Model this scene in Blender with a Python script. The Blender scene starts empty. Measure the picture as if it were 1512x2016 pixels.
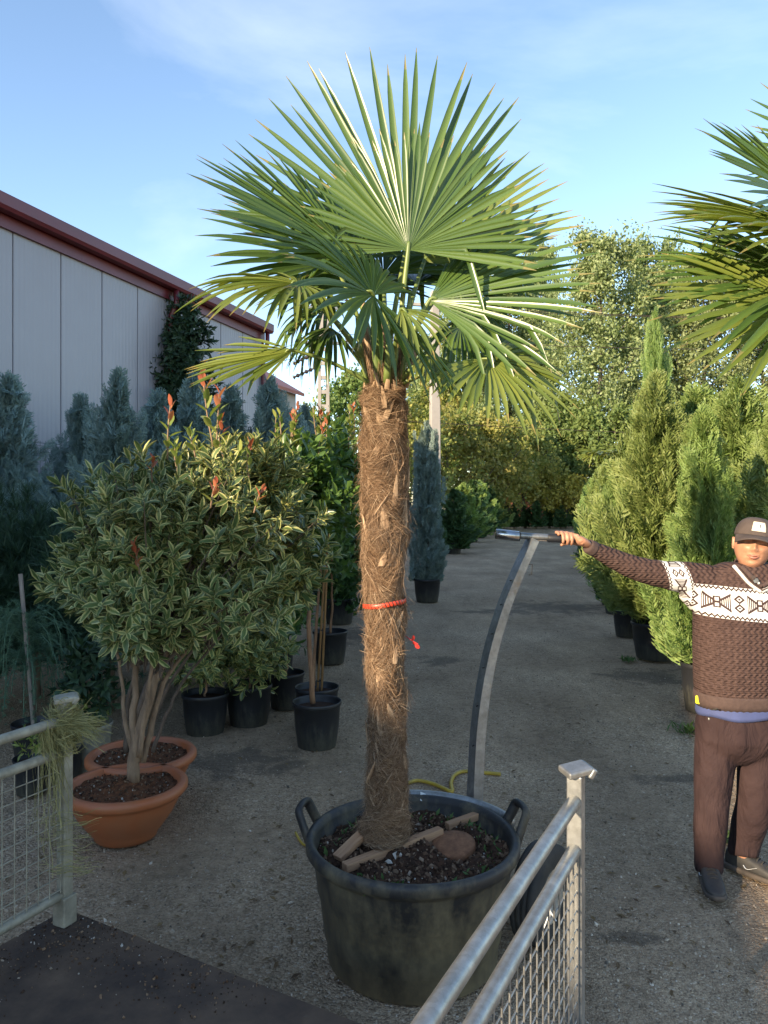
import bpy, math, random
import numpy as np
from mathutils import Vector, Matrix
from mathutils.bvhtree import BVHTree

# ---------------------------------------------------------------- camera, sky, sun, exposure
scene = bpy.context.scene
CAM_H, FPX, HZ = 1.8, 1500.0, 990.0
cam_data = bpy.data.cameras.new('camera')
cam = bpy.data.objects.new('camera', cam_data)
scene.collection.objects.link(cam)
cam.location = (0, 0, CAM_H)
cam.rotation_euler = (math.radians(90), 0, 0)
cam_data.sensor_fit = 'VERTICAL'
cam_data.angle = 2 * math.atan(1008 / FPX)
cam_data.shift_y = (HZ - 1008) / 2016
cam_data.clip_start, cam_data.clip_end = 0.05, 900
scene.camera = cam

SUN_EL = math.radians(17.8)
SUN_AZ = (-0.72, -0.69)                      # horizontal direction towards the sun: left and behind the camera
world = bpy.data.worlds.new('World')
scene.world = world
world.use_nodes = True
wt = world.node_tree
wt.nodes.clear()
w_out = wt.nodes.new('ShaderNodeOutputWorld')
w_bg = wt.nodes.new('ShaderNodeBackground')
w_sky = wt.nodes.new('ShaderNodeTexSky')
w_sky.sky_type = 'NISHITA'
w_sky.sun_disc = False
w_sky.sun_elevation = SUN_EL
w_sky.sun_rotation = math.atan2(SUN_AZ[0], SUN_AZ[1])
w_sky.air_density, w_sky.dust_density, w_sky.ozone_density = 1.0, 0.1, 1.2
w_sky.altitude = 900
w_bg.inputs['Strength'].default_value = 0.15
# thin high cloud wisps over the whole sky
w_tc = wt.nodes.new('ShaderNodeTexCoord')
w_map = wt.nodes.new('ShaderNodeMapping'); w_map.inputs['Scale'].default_value = (1.2, 2.2, 3.4)
w_map.inputs['Rotation'].default_value = (0.3, -0.5, 1.1)
w_n = wt.nodes.new('ShaderNodeTexNoise')
w_n.inputs['Scale'].default_value = 1.3; w_n.inputs['Detail'].default_value = 7; w_n.inputs['Roughness'].default_value = 0.55
w_n.inputs['Distortion'].default_value = 0.5
w_r = wt.nodes.new('ShaderNodeValToRGB')
w_r.color_ramp.elements[0].position = 0.54; w_r.color_ramp.elements[0].color = (0, 0, 0, 1)
w_r.color_ramp.elements[1].position = 0.78; w_r.color_ramp.elements[1].color = (0.20, 0.20, 0.20, 1)
w_mix = wt.nodes.new('ShaderNodeMix'); w_mix.data_type = 'RGBA'
w_mix.inputs['B'].default_value = (6.0, 6.2, 6.6, 1)
L = wt.links.new
L(w_tc.outputs['Generated'], w_map.inputs['Vector']); L(w_map.outputs[0], w_n.inputs['Vector'])
L(w_n.outputs['Fac'], w_r.inputs['Fac']); L(w_r.outputs['Color'], w_mix.inputs['Factor'])
L(w_sky.outputs[0], w_mix.inputs['A']); L(w_mix.outputs['Result'], w_bg.inputs['Color'])
L(w_bg.outputs[0], w_out.inputs['Surface'])

sun_data = bpy.data.lights.new('sun', 'SUN')
sun_data.energy = 4.8
sun_data.angle = math.radians(0.6)
sun_data.color = (1.0, 0.80, 0.54)
sun = bpy.data.objects.new('sun', sun_data)
scene.collection.objects.link(sun)
_sd = Vector((SUN_AZ[0] * math.cos(SUN_EL), SUN_AZ[1] * math.cos(SUN_EL), math.sin(SUN_EL)))
sun.rotation_euler = _sd.to_track_quat('Z', 'Y').to_euler()
sun.location = (-12, -8, 9)

scene.view_settings.view_transform = 'Standard'
scene.view_settings.look = 'None'
scene.view_settings.exposure = 1.32
scene.view_settings.gamma = 1.0
scene.view_settings.use_curve_mapping = False
scene.render.engine = 'CYCLES'
scene.cycles.use_denoising = True
scene.cycles.max_bounces = 6
scene.cycles.transparent_max_bounces = 4

# ---------------------------------------------------------------- helpers
rng = np.random.default_rng(11)
A = np.array
COL = scene.collection


def P(px, py, d):
    """photo pixel and depth (metres) -> world point"""
    return A([(px - 756) / FPX * d, d, CAM_H - (py - HZ) / FPX * d])


def G(px, py):
    """photo pixel of a point on the ground -> world point"""
    d = FPX * CAM_H / (py - HZ)
    return A([(px - 756) / FPX * d, d, 0.0])


def nrm(v):
    v = np.asarray(v, float)
    return v / np.maximum(np.linalg.norm(v, axis=-1, keepdims=True), 1e-9)


def tag(o, label=None, cat=None, group=None, kind=None):
    if label: o['label'] = label
    if cat: o['category'] = cat
    if group: o['group'] = group
    if kind: o['kind'] = kind
    return o


def thing(name, label, cat, loc=(0, 0, 0), rz=0, group=None):
    o = bpy.data.objects.new(name, None)
    COL.objects.link(o)
    o.empty_display_size = 0.1
    o.location = loc
    o.rotation_euler = (0, 0, rz)
    return tag(o, label, cat, group)


def link(name, me, parent=None, loc=(0, 0, 0), rot=(0, 0, 0), scale=(1, 1, 1)):
    o = bpy.data.objects.new(name, me)
    COL.objects.link(o)
    if parent: o.parent = parent
    o.location, o.rotation_euler, o.scale = loc, rot, scale
    return o


class Geo:
    """collects polygons as numpy blocks and links them as one mesh"""
    def __init__(s):
        s.V, s.F, s.U, s.n, s.uv = [], [], [], 0, False

    def add(s, V, F, m=0, uv=None):
        V = np.asarray(V, float).reshape(-1, 3)
        if isinstance(F, list):
            d = {}
            for f in F: d.setdefault(len(f), []).append(f)
            Fs = [A(x) for x in d.values()]
        else:
            Fs = [F]
        for f in Fs: s.F.append((f.astype(np.int64) + s.n, m))
        s.V.append(V)
        if uv is not None: s.uv = True
        s.U.append(np.zeros((len(V), 2)) if uv is None else np.asarray(uv, float))
        s.n += len(V)
        return s

    def mesh(s, name, mats, smooth=False):
        me = bpy.data.meshes.new(name)
        V = np.concatenate(s.V)
        loops = np.concatenate([f.ravel() for f, m in s.F])
        sizes = np.concatenate([np.full(len(f), f.shape[1]) for f, m in s.F])
        mi = np.concatenate([np.full(len(f), m) for f, m in s.F])
        me.vertices.add(len(V)); me.vertices.foreach_set('co', V.ravel())
        me.loops.add(len(loops)); me.loops.foreach_set('vertex_index', loops.astype(np.int32))
        me.polygons.add(len(sizes))
        me.polygons.foreach_set('loop_start', np.concatenate([[0], np.cumsum(sizes)[:-1]]).astype(np.int32))
        me.polygons.foreach_set('material_index', mi.astype(np.int32))
        if s.uv:
            U = np.concatenate(s.U)
            me.uv_layers.new(name='UVMap').data.foreach_set('uv', U[loops].ravel())
        me.polygons.foreach_set('use_smooth', np.full(len(sizes), smooth))
        for m in (mats if isinstance(mats, (list, tuple)) else [mats]): me.materials.append(m)
        me.update(calc_edges=True)
        me.validate()
        return me

    def build(s, name, mats, parent=None, smooth=False, **k):
        return link(name, s.mesh(name, mats, smooth), parent, **k)

    # shapes
    def tube(s, path, radii, n=8, m=0, cap=True, flat=1.0, twist=0.0, square=False):
        path = np.asarray(path, float)
        k = len(path)
        radii = np.broadcast_to(np.asarray(radii, float), (k,))
        T = nrm(np.gradient(path, axis=0))
        ref = A([0, 0, 1.0]) if abs(T[0][2]) < 0.9 else A([0, 1.0, 0])
        N = []
        u = nrm(np.cross(T[0], ref))
        for i in range(k):
            u = nrm(u - np.dot(u, T[i]) * T[i]); N.append(u)
        N = A(N); B = np.cross(T, N)
        a = np.linspace(0, 2 * np.pi, n, endpoint=False) + twist + (np.pi / 4 if square else 0)
        rr = math.sqrt(2) if square else 1.0
        V = path[:, None] + rr * radii[:, None, None] * (np.cos(a)[None, :, None] * N[:, None] + flat * np.sin(a)[None, :, None] * B[:, None])
        i, j = np.meshgrid(np.arange(k - 1), np.arange(n), indexing='ij')
        F = np.stack([i * n + j, i * n + (j + 1) % n, (i + 1) * n + (j + 1) % n, (i + 1) * n + j], -1).reshape(-1, 4)
        s.add(V, F, m)
        if cap:
            s.F.append((A([list(range(n))[::-1]]) + s.n - k * n, m))
            s.F.append((A([list(range(n))]) + s.n - n, m))
        return s

    def box(s, c, size, rz=0, m=0, rot=None):
        h = A(size) / 2
        V = A([[x, y, z] for z in (-1, 1) for y in (-1, 1) for x in (-1, 1)]) * h
        if rot is not None: V = V @ A(rot).T
        cz, sz = math.cos(rz), math.sin(rz)
        V = V @ A([[cz, sz, 0], [-sz, cz, 0], [0, 0, 1]]) + A(c)
        return s.add(V, A([[0, 2, 3, 1], [4, 5, 7, 6], [0, 1, 5, 4], [2, 6, 7, 3], [0, 4, 6, 2], [1, 3, 7, 5]]), m)

    def lathe(s, prof, n=32, m=0, c=(0, 0, 0), wob=0.0):
        prof = A(prof, dtype=float); k = len(prof)
        a = np.linspace(0, 2 * np.pi, n, endpoint=False)
        r = prof[:, 0][:, None] * (1 + wob * np.sin(3 * a + 1)[None])
        V = np.stack([r * np.cos(a), r * np.sin(a), np.broadcast_to(prof[:, 1][:, None], r.shape)], -1) + A(c)
        i, j = np.meshgrid(np.arange(k - 1), np.arange(n), indexing='ij')
        F = np.stack([i * n + j, i * n + (j + 1) % n, (i + 1) * n + (j + 1) % n, (i + 1) * n + j], -1).reshape(-1, 4)
        return s.add(V, F, m)

    def loft(s, rings, n=28, m=0, cap=True, power=2.0):
        """rings of (cx, cy, cz, rx, ry), horizontal"""
        a = np.linspace(0, 2 * np.pi, n, endpoint=False)
        ca, sa = np.cos(a), np.sin(a)
        e = 2.0 / power
        ca = np.sign(ca) * np.abs(ca) ** e; sa = np.sign(sa) * np.abs(sa) ** e
        V = A([[[r[0] + r[3] * ca[q], r[1] + r[4] * sa[q], r[2]] for q in range(n)] for r in rings])
        k = len(rings)
        i, j = np.meshgrid(np.arange(k - 1), np.arange(n), indexing='ij')
        F = np.stack([i * n + j, i * n + (j + 1) % n, (i + 1) * n + (j + 1) % n, (i + 1) * n + j], -1).reshape(-1, 4)
        if rings[-1][2] < rings[0][2]: F = F[:, ::-1]
        s.add(V, F, m)
        if cap:
            s.F.append((A([list(range(n))[::-1]]) + s.n - k * n, m))
            s.F.append((A([list(range(n))]) + s.n - n, m))
        return s

    def inst(s, bV, bF, R, T, S, m=0, uv=None):
        N = len(T)
        S = np.asarray(S, float)
        S = np.broadcast_to(S.reshape(-1, 1) if S.ndim == 1 else S, (N, 3))
        V = np.einsum('nij,nvj->nvi', R, bV[None] * S[:, None, :]) + T[:, None, :]
        F = (bF[None] + (np.arange(N) * len(bV))[:, None, None]).reshape(-1, bF.shape[1])
        return s.add(V, F, m, None if uv is None else np.tile(uv, (N, 1)))


def frames(d, up):
    y = nrm(d)
    z = np.broadcast_to(np.asarray(up, float), y.shape)
    z = nrm(z - np.sum(z * y, -1, keepdims=True) * y)
    return np.stack([np.cross(y, z), y, z], -1)


def rdirs(n):
    return nrm(rng.normal(size=(n, 3)))


def bevel(o, w=0.003, seg=2):
    b = o.modifiers.new('bevel', 'BEVEL'); b.width = w; b.segments = seg; b.limit_method = 'ANGLE'
    return o


def spline(pts, n):
    """Catmull-Rom through points"""
    p = np.asarray(pts, float)
    q = np.vstack([2 * p[0] - p[1], p, 2 * p[-1] - p[-2]])
    t = np.linspace(0, len(p) - 1 - 1e-6, n)
    i = t.astype(int); f = (t - i)[:, None]
    a, b, c, d = q[i], q[i + 1], q[i + 2], q[i + 3]
    return 0.5 * (2 * b + (c - a) * f + (2 * a - 5 * b + 4 * c - d) * f ** 2 + (3 * b - a - 3 * c + d) * f ** 3)


# ---------------------------------------------------------------- materials
class Nodes:
    def __init__(s, name):
        s.m = bpy.data.materials.new(name); s.m.use_nodes = True
        s.t = s.m.node_tree; s.t.nodes.clear()
        s.out = s.t.nodes.new('ShaderNodeOutputMaterial')
        s._tc = None

    def n(s, kind, **inp):
        x = s.t.nodes.new('ShaderNode' + kind)
        for k, v in inp.items(): s.set(x, k, v)
        return x

    def set(s, x, k, v):
        i = x.inputs[k] if isinstance(k, int) else x.inputs[k.replace('_', ' ')]
        if isinstance(v, bpy.types.NodeSocket): s.t.links.new(v, i)
        else: i.default_value = v

    def co(s, kind='Object'):
        if s._tc is None: s._tc = s.t.nodes.new('ShaderNodeTexCoord')
        return s._tc.outputs[kind]

    def math(s, op, a, b=0.0, c=None):
        x = s.t.nodes.new('ShaderNodeMath'); x.operation = op
        s.set(x, 0, a); s.set(x, 1, b)
        if c is not None: s.set(x, 2, c)
        return x.outputs[0]

    def noise(s, scale, detail=4, rough=0.55, vec=None, dist=0.0, stretch=None):
        v = vec if vec is not None else s.co()
        if stretch:
            mp = s.t.nodes.new('ShaderNodeMapping'); mp.inputs['Scale'].default_value = stretch
            s.t.links.new(v, mp.inputs['Vector']); v = mp.outputs[0]
        x = s.n('TexNoise', Vector=v, Scale=scale, Detail=detail, Roughness=rough, Distortion=dist)
        return x.outputs['Fac']

    def ramp(s, fac, stops):
        x = s.t.nodes.new('ShaderNodeValToRGB'); s.t.links.new(fac, x.inputs['Fac'])
        e = x.color_ramp.elements
        while len(e) < len(stops): e.new(0.5)
        for k, (p, c) in enumerate(stops):
            e[k].position = p; e[k].color = (*(c if hasattr(c, '__len__') else (c, c, c)), 1)
        return x.outputs['Color']

    def mix(s, fac, a, b, mode='MIX'):
        x = s.t.nodes.new('ShaderNodeMix'); x.data_type = 'RGBA'; x.blend_type = mode
        for nm, v in (('Factor', fac), ('A', a), ('B', b)):
            i = [q for q in x.inputs if q.name == nm and (q.type == 'RGBA' or nm == 'Factor')][0]
            if isinstance(v, bpy.types.NodeSocket): s.t.links.new(v, i)
            else: i.default_value = v if nm == 'Factor' else (*v, 1)
        return [q for q in x.outputs if q.type == 'RGBA'][0]

    def bsdf(s, col, rough=0.6, metal=0.0, bump=None, strength=0.4, dist=0.01, spec=0.5, transl=0.0, tcol=None):
        b = s.n('BsdfPrincipled', Roughness=rough, Metallic=metal)
        b.inputs['Specular IOR Level'].default_value = spec
        s.set(b, 'Base Color', col if isinstance(col, bpy.types.NodeSocket) else (*col, 1))
        bn = None
        if bump is not None:
            bn = s.n('Bump', Strength=strength, Distance=dist, Height=bump)
            s.t.links.new(bn.outputs[0], b.inputs['Normal'])
        res = b.outputs[0]
        if transl > 0:
            tr = s.n('BsdfTranslucent')
            s.set(tr, 'Color', tcol if tcol is not None else (col if isinstance(col, bpy.types.NodeSocket) else (*col, 1)))
            mx = s.n('MixShader', Fac=transl)
            s.t.links.new(res, mx.inputs[1]); s.t.links.new(tr.outputs[0], mx.inputs[2])
            res = mx.outputs[0]
        s.t.links.new(res, s.out.inputs['Surface'])
        return s.m


def simple(name, c1, c2=None, scale=8, rough=0.6, metal=0.0, bump=0.0, bscale=None, spec=0.5, detail=5, dist=0.01, rvar=0.0):
    N = Nodes(name)
    f = N.noise(scale, detail)
    c2 = c2 or tuple(x * 0.75 for x in c1)
    col = N.ramp(f, [(0.3, c2), (0.7, c1)])
    bh = N.noise(bscale or scale * 4, 4) if bump else None
    r = rough
    if rvar:
        r = N.math('ADD', rough - rvar / 2, N.math('MULTIPLY', N.noise(scale * 1.7, 4), rvar))
    return N.bsdf(col, r, metal, bh, bump, dist, spec)


def leafmat(name, c1, c2, rough=0.45, transl=0.25, c3=None, nscale=1.5, spec=0.4, tboost=1.3, vary=0.0):
    N = Nodes(name)
    g = N.n('NewGeometry')
    rnd = g.outputs['Random Per Island']
    col = N.mix(rnd, c1, c2)
    if c3:
        f = N.ramp(N.noise(nscale, 3), [(0.46, 0.0), (0.66, 1.0)])
        col = N.mix(f, col, c3)
    if vary:
        oi = N.n('ObjectInfo')
        hsv = N.n('HueSaturation', Color=col)
        N.set(hsv, 'Hue', N.math('ADD', 0.5 - vary * 0.12, N.math('MULTIPLY', oi.outputs['Random'], vary * 0.24)))
        N.set(hsv, 'Value', N.math('ADD', 1 - vary, N.math('MULTIPLY', oi.outputs['Random'], 2 * vary)))
        col = hsv.outputs[0]
    tc = N.mix(1.0, col, (tboost, tboost * 1.1, tboost * 0.6), 'MULTIPLY')
    return N.bsdf(col, rough, spec=spec, transl=transl, tcol=tc)


def variegated(name, green1, green2, cream, lo=0.5, hi=0.8, rough=0.35):
    N = Nodes(name)
    g = N.n('NewGeometry')
    base = N.mix(g.outputs['Random Per Island'], green1, green2)
    uv = N.n('SeparateXYZ', Vector=N.co('UV'))
    u = N.math('ABSOLUTE', N.math('SUBTRACT', N.math('MULTIPLY', uv.outputs[0], 2.0), 1.0))
    nz = N.math('MULTIPLY', N.math('SUBTRACT', N.noise(60, 2), 0.5), 0.5)
    rr = N.math('MULTIPLY', N.math('SUBTRACT', g.outputs['Random Per Island'], 0.5), 0.5)
    f = N.ramp(N.math('ADD', N.math('ADD', u, nz), rr), [(lo, 0.0), (hi, 1.0)])
    col = N.mix(f, base, cream)
    return N.bsdf(col, rough, spec=0.45, transl=0.18, tcol=col)


M = {}
M['metal'] = None


def make_materials():
    # gravel yard: fine crushed stone, damp patches round the pots
    N = Nodes('gravel_ground')
    co = N.co()
    v = N.n('TexVoronoi', Vector=co, Scale=105.0)
    v2 = N.n('TexVoronoi', Vector=co, Scale=38.0)
    big = N.noise(0.55, 5, 0.6)
    fine = N.noise(14, 5, 0.7)
    stone = N.ramp(N.n('SeparateColor', Color=v.outputs['Color']).outputs[0], [(0.0, (0.16, 0.112, 0.070)), (0.5, (0.40, 0.285, 0.178)), (0.92, (0.54, 0.40, 0.26)), (1.0, (0.70, 0.58, 0.44))])
    dirt = N.ramp(fine, [(0.3, (0.175, 0.118, 0.071)), (0.7, (0.385, 0.268, 0.165))])
    col = N.mix(N.ramp(big, [(0.36, 0.1), (0.62, 0.9)]), dirt, stone)
    tone = N.ramp(N.noise(1.7, 6, 0.7, stretch=(1.0, 0.35, 1.0)), [(0.32, 0.82), (0.66, 1.28)])
    col = N.mix(1.0, col, tone, 'MULTIPLY')
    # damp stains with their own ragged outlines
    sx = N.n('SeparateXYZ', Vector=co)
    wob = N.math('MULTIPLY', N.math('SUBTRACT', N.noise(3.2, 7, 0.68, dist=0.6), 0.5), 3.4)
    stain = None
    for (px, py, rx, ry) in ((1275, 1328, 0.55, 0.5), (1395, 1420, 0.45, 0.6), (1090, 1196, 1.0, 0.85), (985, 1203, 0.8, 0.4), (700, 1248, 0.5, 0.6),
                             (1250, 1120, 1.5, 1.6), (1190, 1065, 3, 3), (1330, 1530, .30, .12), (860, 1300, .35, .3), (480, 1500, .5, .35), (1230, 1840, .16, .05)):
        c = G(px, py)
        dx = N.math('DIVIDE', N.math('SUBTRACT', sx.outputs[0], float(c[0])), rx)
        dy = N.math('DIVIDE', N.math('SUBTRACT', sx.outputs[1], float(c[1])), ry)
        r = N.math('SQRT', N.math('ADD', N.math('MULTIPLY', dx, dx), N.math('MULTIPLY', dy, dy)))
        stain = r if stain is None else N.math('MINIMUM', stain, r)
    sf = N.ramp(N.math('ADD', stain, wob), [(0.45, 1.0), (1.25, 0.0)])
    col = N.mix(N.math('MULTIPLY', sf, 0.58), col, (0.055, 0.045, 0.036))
    b = N.math('ADD', N.math('MULTIPLY', v.outputs['Distance'], -1.0), N.math('MULTIPLY', v2.outputs['Distance'], -0.9))
    b = N.math('ADD', b, N.math('MULTIPLY', N.noise(90, 3), 0.7))
    M['ground'] = N.bsdf(col, 0.9, bump=b, strength=0.9, dist=0.010, spec=0.25)

    N = Nodes('stone_chips')
    g = N.n('NewGeometry')
    col = N.ramp(g.outputs['Random Per Island'], [(0, (0.10, 0.083, 0.065)), (0.5, (0.33, 0.255, 0.18)), (0.9, (0.47, 0.375, 0.275)), (1, (0.66, 0.57, 0.46))])
    M['chips'] = N.bsdf(col, 0.85, spec=0.3)
    M['soil_chips'] = None
    N = Nodes('bark_bits')
    g = N.n('NewGeometry')
    col = N.ramp(g.outputs['Random Per Island'], [(0, (0.026, 0.016, 0.011)), (0.5, (0.095, 0.052, 0.030)), (0.93, (0.24, 0.155, 0.095)), (0.975, (0.4, 0.34, 0.27)), (1, (0.5, 0.46, 0.4))])
    M['bits'] = N.bsdf(col, 0.9, spec=0.2)
    M['soil'] = simple('potting_soil', (0.085, 0.042, 0.024), (0.028, 0.016, 0.010), 30, 0.95, bump=0.9, bscale=70, spec=0.2)
    M['bark_soil'] = simple('rusty_bark_mulch', (0.19, 0.075, 0.032), (0.06, 0.026, 0.014), 34, 0.95, bump=0.9, bscale=80, spec=0.2)

    # plastics, clay
    def scuffed(name, base, dust, amt, rough=0.45):
        N = Nodes(name)
        z = N.n('SeparateXYZ', Vector=N.co()).outputs[2]
        f = N.noise(7, 6, 0.65, stretch=(1, 1, 0.45))
        f = N.math('ADD', f, N.math('MULTIPLY', N.noise(45, 3), 0.22))
        low = N.math('SUBTRACT', 0.36, z)
        f = N.math('ADD', f, N.math('MULTIPLY', low, 0.55))
        fac = N.math('MULTIPLY', N.ramp(f, [(0.50, 0.0), (0.86, 1.0)]), amt)
        col = N.mix(fac, base, dust)
        r = N.math('ADD', rough, N.math('MULTIPLY', fac, 0.4))
        return N.bsdf(col, r, bump=N.noise(26, 4), strength=0.12, dist=0.004)
    M['black_pot'] = scuffed('dusty_black_plastic', (0.016, 0.017, 0.020), (0.13, 0.125, 0.085), 0.45)
    M['big_pot'] = scuffed('muddy_black_plastic', (0.020, 0.019, 0.019), (0.20, 0.165, 0.095), 0.85, 0.55)
    M['terracotta'] = scuffed('terracotta_plastic', (0.38, 0.105, 0.034), (0.32, 0.17, 0.09), 0.35, 0.42)
    M['pale_pot'] = simple('pale_weathered_plastic', (0.30, 0.28, 0.23), (0.18, 0.17, 0.14), 6, 0.6)
    M['red_pot'] = simple('maroon_plastic', (0.20, 0.03, 0.03), None, 6, 0.5)

    # metals
    N = Nodes('galvanised_steel')
    v = N.n('TexVoronoi', Vector=N.co(), Scale=70.0)
    sp = N.n('SeparateColor', Color=v.outputs['Color']).outputs[0]
    f = N.math('ADD', N.math('MULTIPLY', sp, 0.13), N.math('MULTIPLY', N.noise(16, 5, 0.65), 0.95))
    col = N.ramp(f, [(0.25, (0.19, 0.19, 0.18)), (0.62, (0.33, 0.335, 0.33)), (0.85, (0.45, 0.45, 0.43))])
    ru = N.ramp(N.noise(9, 6, 0.7), [(0.60, 0.0), (0.74, 1.0)])
    col = N.mix(N.math('MULTIPLY', ru, 0.5), col, (0.25, 0.17, 0.10))
    M['galv'] = N.bsdf(col, N.math('ADD', 0.33, N.math('MULTIPLY', N.noise(12, 4), 0.25)), 0.75, bump=N.noise(60, 3), strength=0.08, dist=0.003)
    N = Nodes('weathered_pale_steel')
    f = N.noise(14, 6, 0.65)
    col = N.ramp(f, [(0.3, (0.20, 0.18, 0.135)), (0.65, (0.38, 0.35, 0.27))])
    M['pale_metal'] = N.bsdf(col, 0.6, 0.25, bump=N.noise(50, 3), strength=0.15, dist=0.003)
    M['chrome'] = simple('worn_chrome', (0.55, 0.55, 0.55), (0.3, 0.3, 0.3), 20, 0.25, 1.0)
    M['rubber'] = simple('black_rubber', (0.018, 0.018, 0.018), (0.042, 0.037, 0.031), 12, 0.85, bump=0.2, bscale=60)
    M['rim'] = simple('dusty_rim', (0.40, 0.35, 0.28), (0.24, 0.19, 0.14), 12, 0.6, 0.4)
    M['grip'] = simple('grip_rubber', (0.016, 0.018, 0.024), None, 12, 0.5)

    # deck
    N = Nodes('worn_black_deck')
    f1 = N.noise(3.5, 7, 0.65); f2 = N.noise(26, 5, 0.7)
    col = N.mix(N.ramp(f1, [(0.4, 0.0), (0.72, 0.75)]), (0.062, 0.042, 0.031), (0.19, 0.122, 0.076))
    col = N.mix(N.ramp(f2, [(0.62, 0.0), (0.78, 0.5)]), col, (0.15, 0.115, 0.085))
    M['deck'] = N.bsdf(col, 0.8, bump=f2, strength=0.3, dist=0.004, spec=0.3)

    # wood
    def wood(name, c1, c2, sc=(1, 1, 1), s=24):
        N = Nodes(name)
        f = N.noise(s, 6, 0.65, stretch=sc)
        return N.bsdf(N.ramp(f, [(0.3, c2), (0.7, c1)]), 0.8, bump=f, strength=0.35, dist=0.004, spec=0.25)
    M['batten'] = wood('raw_pine_batten', (0.46, 0.27, 0.15), (0.29, 0.155, 0.085), (0.25, 3, 3))
    M['stake'] = wood('stake_wood', (0.36, 0.21, 0.12), (0.17, 0.09, 0.05), (3, 3, 0.3))
    M['grey_stake'] = wood('grey_stake_wood', (0.34, 0.29, 0.25), (0.2, 0.17, 0.15), (3, 3, 0.3))
    M['bamboo'] = wood('bamboo_cane', (0.36, 0.22, 0.095), (0.20, 0.11, 0.05), (3, 3, 0.3))
    M['shrub_bark'] = wood('smooth_tan_bark', (0.34, 0.23, 0.145), (0.15, 0.10, 0.065), (2, 2, 0.5), 18)
    M['thin_bark'] = wood('thin_grey_bark', (0.17, 0.125, 0.095), (0.08, 0.06, 0.045), (2, 2, 0.5), 18)
    M['disc'] = wood('coir_disc', (0.27, 0.125, 0.062), (0.13, 0.058, 0.03), (1, 1, 1), 45)
    M['far_bark'] = simple('tree_bark', (0.13, 0.11, 0.09), (0.06, 0.05, 0.04), 3, 0.9)

    # palm
    N = Nodes('palm_trunk_core')
    f = N.noise(22, 6, 0.7, stretch=(1, 1, 2.6))
    M['palm_core'] = N.bsdf(N.ramp(f, [(0.3, (0.065, 0.036, 0.020)), (0.7, (0.21, 0.128, 0.074))]), 0.95, bump=f, strength=0.9, dist=0.02, spec=0.15)
    N = Nodes('palm_fibre')
    g = N.n('NewGeometry')
    M['fibre'] = N.bsdf(N.ramp(g.outputs['Random Per Island'], [(0, (0.12, 0.068, 0.038)), (0.5, (0.255, 0.162, 0.096)), (0.9, (0.39, 0.265, 0.165)), (1, (0.56, 0.42, 0.28))]), 0.8, spec=0.25, transl=0.12)
    N = Nodes('palm_leaf_base')
    f = N.noise(30, 5, 0.6, stretch=(3, 3, 0.5))
    M['stub'] = N.bsdf(N.ramp(f, [(0.3, (0.20, 0.12, 0.07)), (0.7, (0.46, 0.33, 0.21))]), 0.85, bump=f, strength=0.5, dist=0.004, spec=0.2)

    def palmleaf(name, c1, c2, tip):
        N = Nodes(name)
        oi = N.n('ObjectInfo')
        g = N.n('NewGeometry')
        r = N.math('FRACT', N.math('ADD', oi.outputs['Random'], g.outputs['Random Per Island']))
        col = N.mix(r, c1, c2)
        uv = N.n('SeparateXYZ', Vector=N.co('UV'))
        str_ = N.noise(1.0, 3, 0.6, vec=N.co('UV'), stretch=(26, 1.5, 1))
        col = N.mix(N.ramp(str_, [(0.4, 0.0), (0.75, 0.35)]), col, tuple(x * 1.7 for x in c2))
        tf = N.ramp(N.math('ADD', uv.outputs[1], N.math('MULTIPLY', N.noise(7, 3), 0.22)), [(1.05, 0.0), (1.16, 0.75)])
        tf2 = N.ramp(N.math('ADD', uv.outputs[1], N.math('MULTIPLY', r, 0.10)), [(0.992, 0.0), (1.0, 0.6)])
        col = N.mix(tf2, col, tip)
        tc = N.mix(1.0, col, (1.7, 1.7, 0.7), 'MULTIPLY')
        return N.bsdf(col, 0.30, spec=0.55, transl=0.22, tcol=tc)
    M['palm_leaf'] = palmleaf('palm_leaf', (0.042, 0.086, 0.018), (0.095, 0.150, 0.034), (0.30, 0.22, 0.09))
    M['palm_leaf2'] = palmleaf('palm_leaf_yellowish', (0.085, 0.125, 0.022), (0.165, 0.195, 0.040), (0.34, 0.23, 0.08))
    M['petiole'] = simple('palm_petiole', (0.20, 0.24, 0.055), (0.10, 0.15, 0.04), 6, 0.45)

    # foliage
    M['ley'] = leafmat('leyland_green', (0.120, 0.190, 0.048), (0.270, 0.330, 0.105), 0.55, 0.28, (0.16, 0.23, 0.060), vary=0.12)
    M['ley_dark'] = leafmat('dark_cypress_green', (0.030, 0.070, 0.022), (0.06, 0.125, 0.034), 0.6, 0.15, vary=0.15)
    M['blue'] = leafmat('blue_cypress', (0.125, 0.195, 0.185), (0.225, 0.310, 0.295), 0.6, 0.12, (0.15, 0.22, 0.205), vary=0.12)
    M['blue2'] = leafmat('silver_blue_cypress', (0.13, 0.185, 0.165), (0.25, 0.32, 0.285), 0.6, 0.12, (0.14, 0.19, 0.16), vary=0.12)
    M['pine'] = leafmat('dark_pine', (0.018, 0.046, 0.026), (0.040, 0.085, 0.040), 0.55, 0.1, vary=0.1)
    M['larch'] = leafmat('weeping_larch', (0.055, 0.115, 0.070), (0.10, 0.185, 0.115), 0.6, 0.15)
    M['vari'] = variegated('variegated_leaf', (0.062, 0.105, 0.034), (0.135, 0.190, 0.058), (0.50, 0.48, 0.20), 0.50, 0.88)
    M['vari2'] = variegated('cream_variegated_leaf', (0.075, 0.125, 0.045), (0.13, 0.18, 0.06), (0.48, 0.45, 0.15), 0.5, 0.9)
    M['red_leaf'] = leafmat('red_young_leaf', (0.36, 0.085, 0.045), (0.52, 0.20, 0.11), 0.35, 0.35)
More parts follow.
